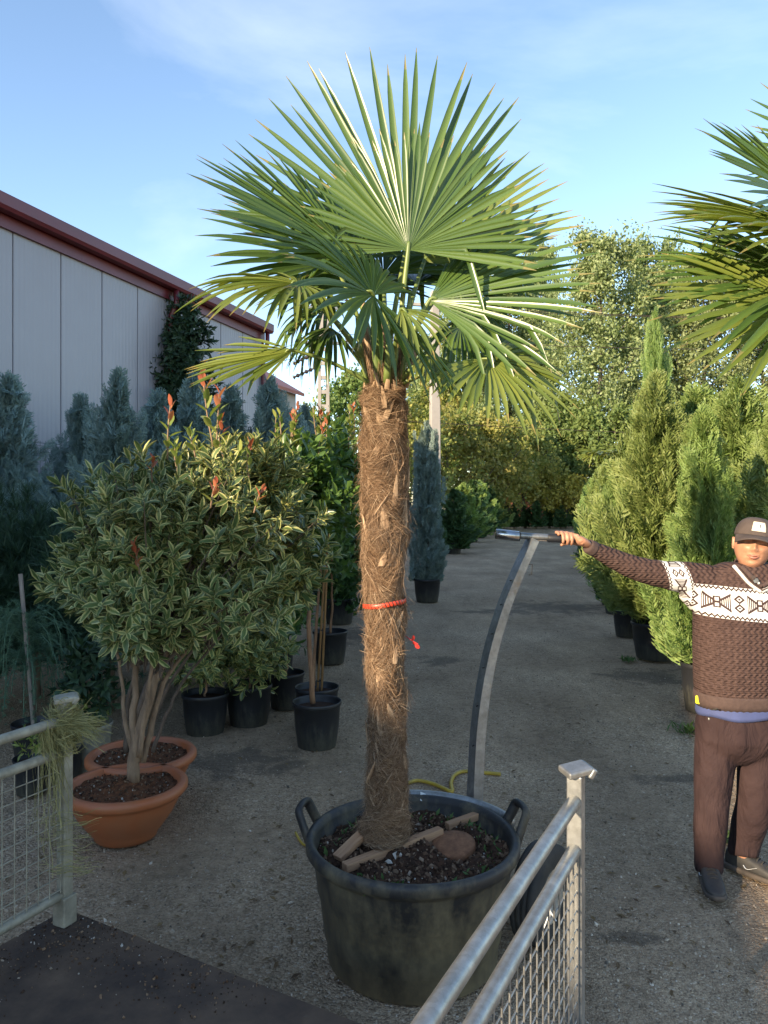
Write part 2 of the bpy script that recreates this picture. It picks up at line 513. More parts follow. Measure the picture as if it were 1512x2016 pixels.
    M['shoot_leaf'] = leafmat('shoot_leaf', (0.16, 0.22, 0.05), (0.30, 0.32, 0.09), 0.35, 0.3)
    M['photinia'] = leafmat('photinia_leaf', (0.045, 0.10, 0.026), (0.12, 0.20, 0.045), 0.35, 0.25)
    M['vine'] = leafmat('ivy_leaf', (0.014, 0.034, 0.018), (0.032, 0.066, 0.030), 0.5, 0.1)
    M['poplar'] = leafmat('poplar_leaf', (0.145, 0.190, 0.075), (0.280, 0.320, 0.150), 0.5, 0.3, (0.18, 0.225, 0.085), 0.25, vary=0.10)
    M['hedge_olive'] = leafmat('olive_autumn_leaf', (0.200, 0.220, 0.055), (0.360, 0.330, 0.095), 0.6, 0.35, (0.15, 0.205, 0.055), 0.35, vary=0.12)
    M['hedge_green'] = leafmat('hedge_leaf', (0.075, 0.125, 0.036), (0.165, 0.220, 0.062), 0.6, 0.25, (0.14, 0.17, 0.04), 0.5, vary=0.15)
    M['yellow_leaf'] = leafmat('golden_leaf', (0.27, 0.25, 0.045), (0.42, 0.36, 0.075), 0.5, 0.3)
    M['dry'] = leafmat('dry_leaf', (0.09, 0.05, 0.025), (0.22, 0.14, 0.06), 0.7, 0.15)
    M['grass'] = leafmat('weed_green', (0.06, 0.12, 0.03), (0.11, 0.17, 0.05), 0.6, 0.2)

    # building
    M['panel'] = simple('pale_grey_panel', (0.310, 0.305, 0.335), (0.285, 0.278, 0.305), 0.8, 0.4, 0.0)
    M['maroon'] = simple('maroon_sheet', (0.135, 0.019, 0.028), (0.10, 0.015, 0.021), 2, 0.4)
    M['pink_roof'] = simple('faded_red_roof', (0.45, 0.17, 0.13), (0.36, 0.12, 0.09), 1, 0.6)
    M['white_wall'] = simple('rendered_wall', (0.5, 0.47, 0.42), None, 1, 0.8)
    M['plinth'] = simple('concrete', (0.36, 0.33, 0.30), (0.27, 0.25, 0.23), 2, 0.9, bump=0.2, bscale=20)
    M['wire'] = simple('fence_wire', (0.20, 0.22, 0.23), None, 5, 0.5, 0.3)
    M['insul'] = simple('brown_insulator', (0.05, 0.035, 0.03), None, 5, 0.3)
    M['brickred'] = simple('brick_red_wall', (0.30, 0.11, 0.07), (0.2, 0.075, 0.05), 3, 0.8)

    # small things
    M['hose'] = simple('yellow_hose', (0.50, 0.34, 0.035), (0.36, 0.24, 0.03), 10, 0.45)
    M['label'] = simple('white_tag', (0.7, 0.7, 0.68), (0.6, 0.6, 0.58), 20, 0.5)
    N = Nodes('net_fibre')
    g = N.n('NewGeometry')
    M['net'] = N.bsdf(N.mix(g.outputs['Random Per Island'], (0.19, 0.175, 0.065), (0.42, 0.38, 0.17)), 0.7, spec=0.3, transl=0.2)
    N = Nodes('red_striped_tape')
    a = N.n('SeparateXYZ', Vector=N.co()).outputs
    ang = N.math('ARCTAN2', a[1], a[0])
    st = N.math('GREATER_THAN', N.math('FRACT', N.math('ADD', N.math('MULTIPLY', ang, 5.4), N.math('MULTIPLY', a[2], 30.0))), 0.72)
    M['tape'] = N.bsdf(N.mix(st, (0.62, 0.055, 0.02), (0.03, 0.015, 0.012)), 0.4)
    M['red_plastic'] = simple('red_plastic', (0.55, 0.04, 0.03), None, 10, 0.4)

    # person
    M['skin'] = simple('skin', (0.44, 0.225, 0.14), (0.37, 0.175, 0.105), 26, 0.5, bump=0.12, bscale=140, dist=0.002)
    M['lips'] = simple('lips', (0.40, 0.155, 0.115), None, 30, 0.45)
    M['hair'] = simple('dark_hair', (0.035, 0.025, 0.02), None, 60, 0.7)
    N = Nodes('eye')
    M['eye'] = N.bsdf((0.05, 0.035, 0.03), 0.2)
    M['cap'] = simple('brown_cotton', (0.085, 0.062, 0.053), (0.055, 0.040, 0.034), 18, 0.85, bump=0.3, bscale=220, dist=0.002)
    M['cap_dark'] = simple('cap_edge', (0.028, 0.022, 0.02), None, 18, 0.85)
    M['patch'] = simple('cream_patch', (0.62, 0.55, 0.45), (0.55, 0.47, 0.37), 30, 0.7)
    M['patch_logo'] = simple('grey_blue_stitch', (0.45, 0.50, 0.52), (0.66, 0.66, 0.62), 90, 0.7)
    M['shirt'] = simple('blue_shirt', (0.065, 0.085, 0.21), (0.045, 0.06, 0.15), 10, 0.8)
    M['hivis'] = simple('hi_vis_yellow', (0.70, 0.68, 0.03), None, 10, 0.6)
    M['white_knit'] = simple('white_knit', (0.60, 0.59, 0.57), (0.47, 0.46, 0.44), 60, 0.85, bump=0.4, bscale=200, dist=0.003)
    M['brown_knit'] = simple('brown_knit_rib', (0.078, 0.049, 0.042), (0.055, 0.034, 0.030), 60, 0.9, bump=0.4, bscale=200, dist=0.003)
    N = Nodes('brown_trousers')
    f = N.noise(5, 5, 0.6); f2 = N.noise(38, 4, 0.7)
    col = N.ramp(f, [(0.3, (0.026, 0.015, 0.016)), (0.7, (0.044, 0.026, 0.026))])
    col = N.mix(N.ramp(f2, [(0.68, 0.0), (0.82, 0.3)]), col, (0.14, 0.11, 0.09))
    fold = N.noise(6.5, 4, 0.55, stretch=(1.3, 1.3, 0.5), dist=0.8)
    M['trousers'] = N.bsdf(col, 0.85, bump=fold, strength=0.9, dist=0.042, spec=0.2)
    M['shoe'] = simple('black_mesh_shoe', (0.022, 0.023, 0.025), (0.05, 0.045, 0.04), 30, 0.7, bump=0.3, bscale=160, dist=0.002)
    M['sole'] = simple('dusty_sole', (0.11, 0.085, 0.065), (0.05, 0.04, 0.033), 20, 0.8)
    M['swoosh'] = simple('white_mark', (0.7, 0.7, 0.7), None, 20, 0.6)


make_materials()

# ---------------------------------------------------------------- ground
g = Geo()
xs = np.concatenate([np.linspace(-320, -12, 12), np.linspace(-10, 10, 81), np.linspace(12, 320, 12)])
ys = np.concatenate([np.linspace(-120, -4, 8), np.linspace(-2, 18, 81), np.linspace(20, 520, 20)])
X, Y = np.meshgrid(xs, ys, indexing='ij')
near = np.exp(-((X / 9) ** 2)) * np.exp(-(((Y - 8) / 9) ** 2))
Z = near * (0.012 * np.sin(X * 1.7 + Y * 0.6) + 0.010 * np.sin(Y * 2.3 - X * 0.9)) - 0.012 * near
i, j = np.meshgrid(np.arange(len(xs) - 1), np.arange(len(ys) - 1), indexing='ij')
ny = len(ys)
g.add(np.stack([X, Y, Z], -1), np.stack([i * ny + j, (i + 1) * ny + j, (i + 1) * ny + j + 1, i * ny + j + 1], -1).reshape(-1, 4))
ground = g.build('ground', M['ground'], smooth=True)
tag(ground, kind='structure')


def gz(x, y):
    nr = np.exp(-((x / 9) ** 2)) * np.exp(-(((y - 8) / 9) ** 2))
    return nr * (0.012 * np.sin(x * 1.7 + y * 0.6) + 0.010 * np.sin(y * 2.3 - x * 0.9)) - 0.012 * nr


# loose stone chips on the yard
CHIP_V = A([[1, 0, 0], [-1, 0, 0], [0, 1, 0], [0, -1, 0], [0, 0, .6], [0, 0, -.6], [.6, .6, .35], [-.6, -.5, .4]], float)
CHIP_F = A([[6, 4, 0], [6, 2, 4], [0, 2, 6], [4, 2, 1], [4, 1, 7], [7, 1, 3], [7, 3, 4], [4, 3, 0], [2, 0, 5], [1, 2, 5], [3, 1, 5], [0, 3, 5]])


def scatter_chips(gg, X, Y, Z, size, m=0):
    n = len(X)
    R = frames(rdirs(n), rdirs(n))
    S = size[:, None] * rng.uniform(0.55, 1.2, (n, 3))
    gg.inst(CHIP_V, CHIP_F, R, np.stack([X, Y, Z], -1), S, m)


n = 60000
Yc = 2.2 + 9.5 * rng.random(n) ** 1.35
Xc = rng.uniform(-0.62, 0.62, n) * (Yc + 0.6)
sz = rng.lognormal(math.log(0.0030), 0.48, n).clip(0.0014, 0.015)
g = Geo(); scatter_chips(g, Xc, Yc, gz(Xc, Yc) + sz * 0.25, sz)
tag(g.build('gravel_chips', M['chips']), 'loose grey stone chips strewn over the yard', 'gravel', kind='stuff')

LEAF_ROWS = ((0.0, 0.015), (0.28, 0.17), (0.58, 0.20), (0.84, 0.12), (1.0, 0.0))


def leaf_base(rows=LEAF_ROWS, fold=0.35, bend=0.12, wave=0.0):
    V, U = [], []
    for t, w in rows:
        for sgn in (-1, 0, 1):
            V.append((sgn * w, t, abs(sgn) * w * fold - bend * t * t + wave * math.sin(t * 9) * abs(sgn)))
            U.append((0.5 + 0.5 * sgn, t))
    F = []
    for r in range(len(rows) - 1):
        for c in range(2):
            a = r * 3 + c
            F.append([a, a + 1, a + 4, a + 3])
    return A(V), A(F), A(U)


LEAF = leaf_base()
LEAF_S = leaf_base(((0.0, 0.02), (0.45, 0.2), (1.0, 0.0)), 0.3, 0.1)
QUAD = (A([[0, 0, 0], [0.32, 0.5, 0.06], [0, 1, 0], [-0.32, 0.5, 0.06]]), A([[0, 1, 2, 3]]), A([[.5, 0], [1, .5], [.5, 1], [0, .5]]))

# fallen leaves on the yard
n = 900
Yl = 2.8 + 6 * rng.random(n) ** 1.3; Xl = rng.uniform(-0.5, 0.5, n) * Yl
keep = (Xl > -1.9)
Xl, Yl = Xl[keep], Yl[keep]; n = len(Xl)
d = rdirs(n); d[:, 2] *= 0.15
up = A([0, 0, 1.0]) + 0.35 * rdirs(n)
g = Geo(); g.inst(*LEAF_S[:2], frames(d, up), np.stack([Xl, Yl, gz(Xl, Yl) + 0.008], -1), rng.uniform(0.02, 0.05, n))
tag(g.build('fallen_leaves', M['dry']), 'small dry brown leaves scattered on the gravel', 'leaf litter', kind='stuff')

# ---------------------------------------------------------------- warehouse on the left
WD = A([0.3127, 0.9499, 0]); WR = A([0.9499, -0.3127, 0])
EAVE = 6.12


def W(s, z, out=0.0):
    """along the wall (s), height, distance out from the wall"""
    return WD * s + WR * (out - 8.8) + A([0, 0, z])


wh_yaw = math.atan2(WD[1], WD[0])
wh = thing('warehouse', 'grey panelled warehouse with maroon gutter behind the blue conifers', 'building', W(9, 0))


def wl(s, z, out=0.0):
    return W(s, z, out) - W(9, 0)


# one wall panel: shallow ribs and a seam groove at its edges
prof = [(0.0, -0.022), (0.012, -0.022), (0.016, 0.0)]
for k in range(10):
    a0 = 0.03 + k * 0.0945
    prof += [(a0, 0.0), (a0 + 0.012, 0.0035), (a0 + 0.05, 0.0035), (a0 + 0.062, 0.0)]
prof += [(0.984, 0.0), (0.988, -0.022), (1.0, -0.022)]
V = []
for z in (0.35, EAVE - 0.02):
    for a0, o in prof: V.append(WD * a0 + WR * o + A([0, 0, z]))
k = len(prof)
pg = Geo(); pg.add(V, A([[q, q + 1, q + 1 + k, q + k] for q in range(k - 1)]))
pmesh = pg.mesh('wall_panel', M['panel'])
S0, S1 = -32, 17
for s_ in range(S0, S1):
    link('wall_panel', pmesh, wh, loc=wl(s_ + 0.05, 0))
g = Geo()
DEEP = 14.0
c = [wl(S0, 0, -0.05), wl(S1 + 0.05, 0, -0.05), wl(S1 + 0.05, 0, -DEEP), wl(S0, 0, -DEEP)]
V = [*(p + A([0, 0, 0]) for p in c), *(p + A([0, 0, EAVE - 0.1]) for p in c)]
g.add(V, A([[0, 1, 5, 4], [1, 2, 6, 5], [2, 3, 7, 6], [3, 0, 4, 7]]))
g.build('wall', M['panel'], wh)
g = Geo()
c = [wl(S0, 0, 0.03), wl(S1 + 0.06, 0, 0.03), wl(S1 + 0.06, 0, -0.02), wl(S0, 0, -0.02)]
V = [*(p for p in c), *(p + A([0, 0, 0.36]) for p in c)]
g.add(V, A([[0, 1, 5, 4], [1, 2, 6, 5], [2, 3, 7, 6], [3, 0, 4, 7], [4, 5, 6, 7]]))
g.build('plinth', M['plinth'], wh)
# roof sheet, low pitch
g = Geo()
p = [wl(S0 - .1, EAVE + 0.05, 0.12), wl(S1 + 0.16, EAVE + 0.05, 0.12), wl(S1 + 0.16, EAVE + 1.1, -DEEP / 2), wl(S0 - .1, EAVE + 1.1, -DEEP / 2), wl(S1 + 0.16, EAVE + 0.05, -DEEP - 0.1), wl(S0 - .1, EAVE + 0.05, -DEEP - 0.1)]
V = [*p, *(q + A([0, 0, 0.08]) for q in p)]
g.add(V, A([[0, 1, 2, 3], [3, 2, 4, 5], [6, 9, 8, 7], [9, 11, 10, 8], [0, 6, 7, 1], [5, 4, 10, 11], [1, 7, 8, 2], [2, 8, 10, 4], [0, 3, 9, 6], [3, 5, 11, 9]]))
g.build('roof', M['maroon'], wh)
# gutter: rolled box section with lip, and a fascia under it
prof = [(0.10, 0.10), (0.10, -0.06), (0.12, -0.10), (0.24, -0.10), (0.27, -0.06), (0.27, 0.09), (0.285, 0.10), (0.29, 0.085), (0.285, -0.07), (0.25, -0.12), (0.11, -0.12), (0.085, -0.06), (0.085, 0.10)]
V = []
for s_ in np.linspace(S0 - 0.05, S1 + 0.12, 12):
    V += [wl(s_, EAVE + z_, o_) for o_, z_ in prof]
k = len(prof)
F = [[r * k + q, r * k + q + 1, (r + 1) * k + q + 1, (r + 1) * k + q] for r in range(11) for q in range(k - 1)]
F += [[11 * k + 3, 11 * k + 2, 11 * k + 1, 11 * k + 6, 11 * k + 5, 11 * k + 4]]
g = Geo(); g.add(V, F); g.build('gutter', M['maroon'], wh)
g = Geo()
for (o0, o1, z0, z1) in ((-0.0, 0.06, -0.30, 0.06),):
    c = [wl(S0, EAVE + z0, o0), wl(S1 + 0.08, EAVE + z0, o0), wl(S1 + 0.08, EAVE + z0, o1), wl(S0, EAVE + z0, o1)]
    V = [*c, *(q + A([0, 0, z1 - z0]) for q in c)]
    g.add(V, A([[0, 3, 2, 1], [4, 5, 6, 7], [3, 7, 6, 2], [1, 2, 6, 5], [0, 4, 7, 3]]))
g.build('fascia', M['maroon'], wh)


def s_of(px):
    phi = math.atan((px - 756) / FPX)
    return 8.8 / math.tan(math.radians(18.22) - phi)


for px in (331, 513, -420):
    s_ = s_of(px)
    pts = [wl(s_, EAVE - 0.10, 0.19), wl(s_, EAVE - 0.38, 0.19), wl(s_, EAVE - 0.62, 0.07), wl(s_, EAVE - 0.9, 0.07), wl(s_, 3.0, 0.07), wl(s_, 0.1, 0.07)]
    g = Geo(); g.tube(pts, 0.055, 12); g.build('downpipe', M['maroon'], wh, smooth=True)
g = Geo(); g.box(wl(S1 + 0.06, EAVE / 2 - 0.05, 0.0), (0.05, 0.07, EAVE - 0.2), wh_yaw); g.build('corner_trim', M['maroon'], wh)

# second building whose sunlit red roof shows past the gutter end
b2 = W(22.0, 0, -6.5)
h2 = thing('neighbour_building', 'distant building with sunlit faded red roof beyond the warehouse', 'building', b2, wh_yaw)
g = Geo(); g.box((5, 3, 3.4), (10, 7, 6.8)); g.build('wall', M['white_wall'], h2)
g = Geo()
V = [(-.3, -.8, 6.7), (10.3, -.8, 6.7), (10.3, 3, 8.9), (-.3, 3, 8.9), (10.3, 6.8, 6.7), (-.3, 6.8, 6.7)]
V += [(x, y, z + 0.15) for x, y, z in V]
g.add(V, A([[0, 1, 2, 3], [3, 2, 4, 5], [6, 9, 8, 7], [9, 11, 10, 8], [0, 6, 7, 1], [5, 4, 10, 11], [1, 7, 8, 2], [2, 8, 10, 4], [0, 3, 9, 6], [3, 5, 11, 9]]))
g.build('roof', M['pink_roof'], h2)

# welded wire fence in front of the warehouse
fence = thing('wire_fence', 'tall grey welded wire fence in front of the warehouse wall', 'fence', W(4, 0, 1.1))
g = Geo(); FH = 2.62


def fl(s, z): return W(s, z, 1.1) - W(4, 0, 1.1)


def bar(gg, a, b, r):
    gg.tube([a, b], r, 4, cap=False)


for s_ in np.arange(2, 17, 0.10): bar(g, fl(s_, 0.05), fl(s_, FH + 0.03), 0.004)
for z_ in np.concatenate([np.arange(0.1, FH, 0.4), np.arange(0.18, FH, 0.4), [FH]]): bar(g, fl(2, z_), fl(17, z_), 0.005)
fw = g.build('wire_mesh', M['wire'], fence); tag(fw, kind='stuff')
for s_ in np.arange(2, 17.1, 2.5):
    g = Geo(); g.tube([fl(s_, 0), fl(s_, FH + 0.1)], 0.03, 4, square=True); g.build('post', M['wire'], fence)


# ---------------------------------------------------------------- foliage generators
def leafy(gg, center, radii, nc, per, length, base=LEAF, shell=0.45, m=0, upb=0.35, lump=0.16, cl=0.07, spread=(0.5, 1.25), flat_bottom=None, uv=True):
    """clusters of leaves spread through an uneven ellipsoid"""
    d = rdirs(nc)
    ph = rng.uniform(0, 6.28, 6)
    w = 1 + lump * (np.sin(3.1 * d[:, 0] + ph[0]) + np.sin(4.3 * d[:, 1] + 2.2 * d[:, 2] + ph[1]) + np.sin(5.2 * d[:, 2] + ph[2]) + 0.7 * np.sin(9 * d[:, 0] + 7 * d[:, 2] + ph[3])) * 0.6
    r = (shell + (1 - shell) * rng.random(nc) ** 0.55) * w
    pos = A(center) + d * r[:, None] * A(radii)
    if flat_bottom is not None: pos[:, 2] = np.maximum(pos[:, 2], flat_bottom + 0.1 * rng.random(nc))
    tw = nrm(d / A(radii) * np.mean(radii) + A([0, 0, upb * 1.6]) + 0.45 * rdirs(nc))
    k = np.tile(np.arange(per), nc)
    ci = np.repeat(np.arange(nc), per)
    n = nc * per
    fr = frames(tw, rdirs(nc))[ci]
    ang = k * 2.4 + rng.uniform(0, 0.6, n) + ci
    el = spread[0] + (spread[1] - spread[0]) * (1 - k / max(per - 1, 1)) + rng.normal(0, 0.15, n)
    rad = np.cos(ang)[:, None] * fr[:, :, 0] + np.sin(ang)[:, None] * fr[:, :, 2]
    dl = nrm(np.cos(el)[:, None] * fr[:, :, 1] + np.sin(el)[:, None] * rad + 0.12 * rdirs(n))
    up = nrm(fr[:, :, 1] - 0.4 * rad + 0.25 * rdirs(n))
    T = pos[ci] + fr[:, :, 1] * ((k / per - 0.5) * cl)[:, None]
    gg.inst(base[0], base[1], frames(dl, up), T, length * rng.uniform(0.65, 1.2, n), m, base[2] if uv else None)
    return pos


def make_spray(ntw=12, sub=3, w=0.040, spreadx=0.75, seed=1, droop=0.12):
    r = np.random.default_rng(seed)
    V, F = [], []

    def rh(p, d, l, wd):
        q = nrm(np.cross(d, A([0, 0, 1.0]) + 0.5 * r.normal(size=3)))
        b = len(V)
        V.extend([p, p + d * l * 0.45 + q * wd, p + d * l, p + d * l * 0.45 - q * wd])
        F.append([b, b + 1, b + 2, b + 3])
    rh(A([0, 0, 0.]), A([0, 1., 0]), 1.08, w * 0.7)
    for i_ in range(ntw):
        y = 0.06 + 0.88 * (i_ + r.uniform(-.3, .3)) / ntw
        sg = 1 if i_ % 2 else -1
        l = 0.50 * (1 - 0.72 * max(y, 0)) * r.uniform(0.8, 1.2)
        d = nrm(A([sg * spreadx, 0.75, r.uniform(-.25, .25)]))
        p = A([0, y, -droop * y * y])
        rh(p, d, l, w)
        for j_ in range(sub):
            t = 0.25 + 0.6 * (j_ + r.uniform(0, .6)) / sub
            s2 = 1 if j_ % 2 else -1
            d2 = nrm(d + A([0.5 * s2 * 0.6, 0.55 * r.uniform(.2, 1), r.uniform(-.4, .4)]))
            rh(p + d * l * t, d2, l * 0.45 * r.uniform(.7, 1.2), w * 0.75)
    return A(V), A(F)


SPRAY = make_spray(15, 3, 0.030, 0.72)
SPRAY_F = make_spray(14, 3, 0.036, 0.7, 3, 0.0)
SPRAY_S = make_spray(8, 0, 0.085, 0.75, 5, 0.1)


def conifer_crown(gg, H, R, n, length, spray=SPRAY, z0=0.15, top=0.0, full=0.45, upl=0.75, ragged=0.22, m=0, shoulder=0.28, per=11, spread=0.30):
    """feathery plumes: ascending branches, each a run of sprays, in a ragged cone from z0 to H"""
    nb = n // per
    t = rng.random(nb) ** 0.85
    ang = np.arange(nb) * 2.39996 + rng.normal(0, .3, nb)
    profr = np.where(t < shoulder, full + (1 - full) * (t / shoulder) ** 0.6, np.maximum(1 - ((t - shoulder) / (1 - shoulder)), 0) ** 0.78 * (1 - top) + top * (t < 0.97))
    ph = rng.uniform(0, 6.28, 4)
    lump = 1 + ragged * (np.sin(2 * ang + 5 * t + ph[0]) * 0.35 + np.sin(3 * ang - 11 * t + ph[1]) * 0.35 + rng.normal(0, 0.45, nb))
    rr = np.maximum(R * profr * lump, .02)
    rr = np.where(rng.random(nb) < .25, rr * rng.uniform(.3, .8, nb), rr)
    out = np.stack([np.cos(ang), np.sin(ang), np.zeros(nb)], -1)
    tilt = np.clip(upl + 0.5 * t + rng.normal(0, 0.18, nb), .1, 1.5)
    d = nrm(np.cos(tilt)[:, None] * out + np.sin(tilt)[:, None] * A([0, 0, 1.0]) + 0.14 * rdirs(nb))
    end = out * rr[:, None] + A([0, 0, 1.0]) * (z0 + (H - z0) * t)[:, None]
    Lb = np.minimum(rr * 1.15 / np.maximum(np.cos(tilt), .35), R * 1.3) + length * .4
    bi = np.repeat(np.arange(nb), per); N_ = nb * per
    s = np.tile((np.arange(per) / per) ** 1.25, nb) + rng.uniform(0, .06, N_)
    dd = nrm(d[bi] + (spread * (0.4 + s))[:, None] * rng.normal(size=(N_, 3)))
    ln = length * rng.uniform(0.6, 1.2, N_) * (1 - 0.35 * t[bi]) * (0.75 + .35 * s)
    T = end[bi] - d[bi] * (Lb[bi] * s)[:, None] - dd * ln[:, None] * 0.75 + rng.normal(0, .02 * R, (N_, 3))
    T[:, 2] = np.maximum(T[:, 2], z0 * 0.85)
    gg.inst(spray[0], spray[1], frames(dd, nrm(np.cross(dd, out[bi] + 0.7 * rdirs(N_)))), T, ln, m)
    k = max(6, n // 150)
    tt = rng.uniform(0.9, 1.0, k)
    d = nrm(A([0, 0, 1.0]) + 0.2 * rdirs(k))
    gg.inst(spray[0], spray[1], frames(d, rdirs(k)), np.stack([rng.normal(0, .02, k), rng.normal(0, .02, k), z0 + (H - z0) * tt - length * 0.6], -1), np.full(k, length * 0.75), m)


def trunk_mesh(H, r0, r1=None, mat=None, lean=0.02, z0=0.0, name='trunk'):
    gg = Geo()
    z = np.linspace(z0, H, 9)
    pts = np.stack([lean * np.sin(z * 1.7), lean * np.cos(z * 1.3), z], -1)
    gg.tube(pts, np.linspace(r0, r1 or r0 * 0.25, 9), 8)
    return gg.mesh(name, mat or M['thin_bark'], True)


# nursery pots: unit pot of rim radius 1 and height 1
def pot_mesh(name, mat, rim=0.055, taper=0.78, lip=0.12):
    gg = Geo()
    gg.lathe([(0.0, 0.0), (taper - 0.03, 0.0), (taper, 0.02), (taper + (1 - taper) * 0.5, 0.45), (taper + (1 - taper) * 0.52, 0.46), (0.945, 0.90), (0.975, 0.905), (1.0, 0.93), (1.0, 0.985), (0.985, 1.0), (0.955, 0.99), (0.94, 0.96), (0.90, 0.80), (0.0, 0.80)], 36)
    return gg.mesh(name, mat, True)


def soil_mesh(name, mat, r=0.905, z=0.86):
    gg = Geo()
    prof = [(0, z + 0.04), (0.3 * r, z + 0.035), (0.6 * r, z + 0.01), (0.85 * r, z), (1.02 * r, z - 0.02)]
    gg.lathe(prof, 28, wob=0.004)
    return gg.mesh(name, mat, True)


POT = pot_mesh('pot', M['black_pot']); SOIL = soil_mesh('soil', M['soil'])
POT_PALE = pot_mesh('pot', M['pale_pot']); POT_RED = pot_mesh('pot', M['red_pot'])


def add_pot(parent, r, h, pm=None, sm=None, loc=(0, 0, 0)):
    p = link('pot', pm or POT, parent, loc=loc, scale=(r, r, h))
    link('soil', sm or SOIL, p)
    return p


# ---------------------------------------------------------------- conifers
def cmesh(name, mat, *a, **k):
    gg = Geo(); conifer_crown(gg, *a, **k)
    return gg.mesh(name, mat)


LEY = [cmesh('crown', M['ley'], 3.0, 0.62, 2300, 0.46, z0=0.58, top=0.05, full=0.4, ragged=0.42, shoulder=0.25),
       cmesh('crown', M['ley'], 3.0, 0.70, 2500, 0.50, z0=0.58, top=0.08, full=0.34, ragged=0.48, shoulder=0.3)]
LEY_T = trunk_mesh(2.7, 0.035)
BLUE = [cmesh('crown', M['blue'], 3.3, 0.56, 2600, 0.40, SPRAY_F, z0=0.2, ragged=0.75, shoulder=0.35, upl=0.85),
        cmesh('crown', M['blue'], 3.3, 0.62, 2600, 0.44, SPRAY_F, z0=0.2, ragged=0.85, shoulder=0.4, upl=0.8)]
BLUE_T = trunk_mesh(3.0, 0.04)
SLIM = cmesh('crown', M['blue2'], 3.3, 0.30, 2400, 0.24, SPRAY_F, z0=0.42, top=0.55, full=0.8, ragged=0.3, upl=1.1, shoulder=0.2)
SMALLC = [cmesh('crown', M['ley_dark'], 2.8, 0.55, 1100, 0.42, SPRAY_S, z0=0.3, top=0.12, ragged=0.3),
          cmesh('crown', M['ley'], 2.8, 0.55, 1100, 0.42, SPRAY_S, z0=0.3, top=0.12, ragged=0.3)]


ORD = ('first', 'second', 'third', 'fourth', 'fifth', 'sixth', 'seventh', 'eighth')


def conifer(name, label, px, depth, topy, cm, tm, H0, widen=1.0, pot=None, group=None, rz=None, pm=None):
    """topy: pixel row of the tip; the height follows from the depth"""
    H = CAM_H + (HZ - topy) / FPX * depth
    t = thing(name, label, 'conifer', ((px - 756) / FPX * depth, depth, 0), rng.uniform(0, 6.28) if rz is None else rz, group)
    if pot: add_pot(t, pot[0], pot[1], pm)
    s = H / H0
    link('trunk', tm, t, scale=(1, 1, s))
    link('crown', cm, t, scale=(s * widen, s * widen, s))
    return t


# right-hand row of bright green cypress in black pots
conifer('potted_cypress', 'feathery bright green cypress in black pot right behind the man in the sweater', 1386, 6.6, 800, LEY[0], LEY_T, 3.0, 0.8, (0.195, 0.42), rz=0.3)
conifer('potted_cypress', 'broad bright green cypress in wide black pot below the man\'s outstretched arm', 1292, 8.85, 735, LEY[1], LEY_T, 3.0, 0.92, (0.285, 0.42), rz=2.1)
conifer('potted_cypress', 'tall bright green cypress towering behind the man\'s cap', 1455, 8.3, 745, LEY[1], LEY_T, 3.0, 1.15, (0.28, 0.42), rz=4.0)
conifer('potted_cypress', 'bright green cypress rising beyond the fan palm at the row\'s near end', 1560, 7.4, 760, LEY[0], LEY_T, 3.0, 1.1, (0.28, 0.42), rz=5.0)
conifer('potted_cypress', 'bright green cypress filling the gap between two broad cypresses', 1372, 9.6, 760, LEY[0], LEY_T, 3.0, 1.3, (0.28, 0.42), rz=1.2)
conifer('potted_cypress', 'short bushy cypress in a small pot behind the wide black pot', 1236, 10.3, 985, LEY[0], LEY_T, 3.0, 0.85, (0.20, 0.36), rz=3.3)
conifer('tall_cypress', 'slender spire-topped cypress standing behind the bright green row', 1290, 14.0, 612, LEY[1], LEY_T, 3.0, 0.36, (0.3, 0.45), rz=0.9)
conifer('potted_cypress', 'silvery green cypress between the broad cypress and the dark ones', 1216, 12.4, 930, LEY[0], LEY_T, 3.0, 1.15, (0.24, 0.40), rz=2.9)
gr = 'cypresses lining the far right side of the lane'
for q, (px, dp, ty) in enumerate(((1196, 15.5, 925), (1180, 19, 905), (1166, 23, 920), (1156, 28, 935), (1148, 34, 945), (1143, 41, 950))):
    conifer('lane_cypress', 'yellowish green lane cypress, %s beyond the broad potted one under the man\'s arm' % ORD[q], px + 14, dp, ty, SMALLC[1], LEY_T, 2.8, 1.15, (0.3, 0.4), gr)
for q, (px, dp, ty) in enumerate(((1208, 13.4, 1022), (1185, 16.5, 1005), (1163, 20.5, 1000))):
    conifer('lane_cypress', 'low dark green cypress at the lane edge, %s from the man\'s hand' % ORD[q], px, dp, ty, SMALLC[0], LEY_T, 2.8, 1.35, (0.25, 0.35), 'low dark cypresses at the lane edge')
# left side of the lane
conifer('slim_cypress', 'slim column of blue cypress in a black pot just past the palm trunk', 841, 13.9, 828, SLIM, LEY_T, 3.3, 1.0, (0.25, 0.42))
gl = 'green cypresses lining the far left side of the lane'
for q, (px, dp, ty) in enumerate(((893, 27, 962), (912, 31, 950), (930, 35, 944), (945, 39, 946), (958, 43, 950), (969, 47, 955), (978, 51, 960))):
    conifer('lane_cypress', 'green lane cypress, %s in the row receding beyond the slim blue column' % ORD[q], px, dp, ty, SMALLC[q % 2], LEY_T, 2.8, 2.0, (0.3, 0.4), gl)
tq = thing('potted_shrub', 'small leafy shrub in a maroon pot beside the lane', 'shrub', G(877, 1083))
add_pot(tq, 0.2, 0.4, POT_RED)
g = Geo(); leafy(g, (0, 0, 0.85), (0.3, 0.3, 0.5), 70, 6, 0.12, LEAF_S); g.build('crown', M['hedge_green'], tq)
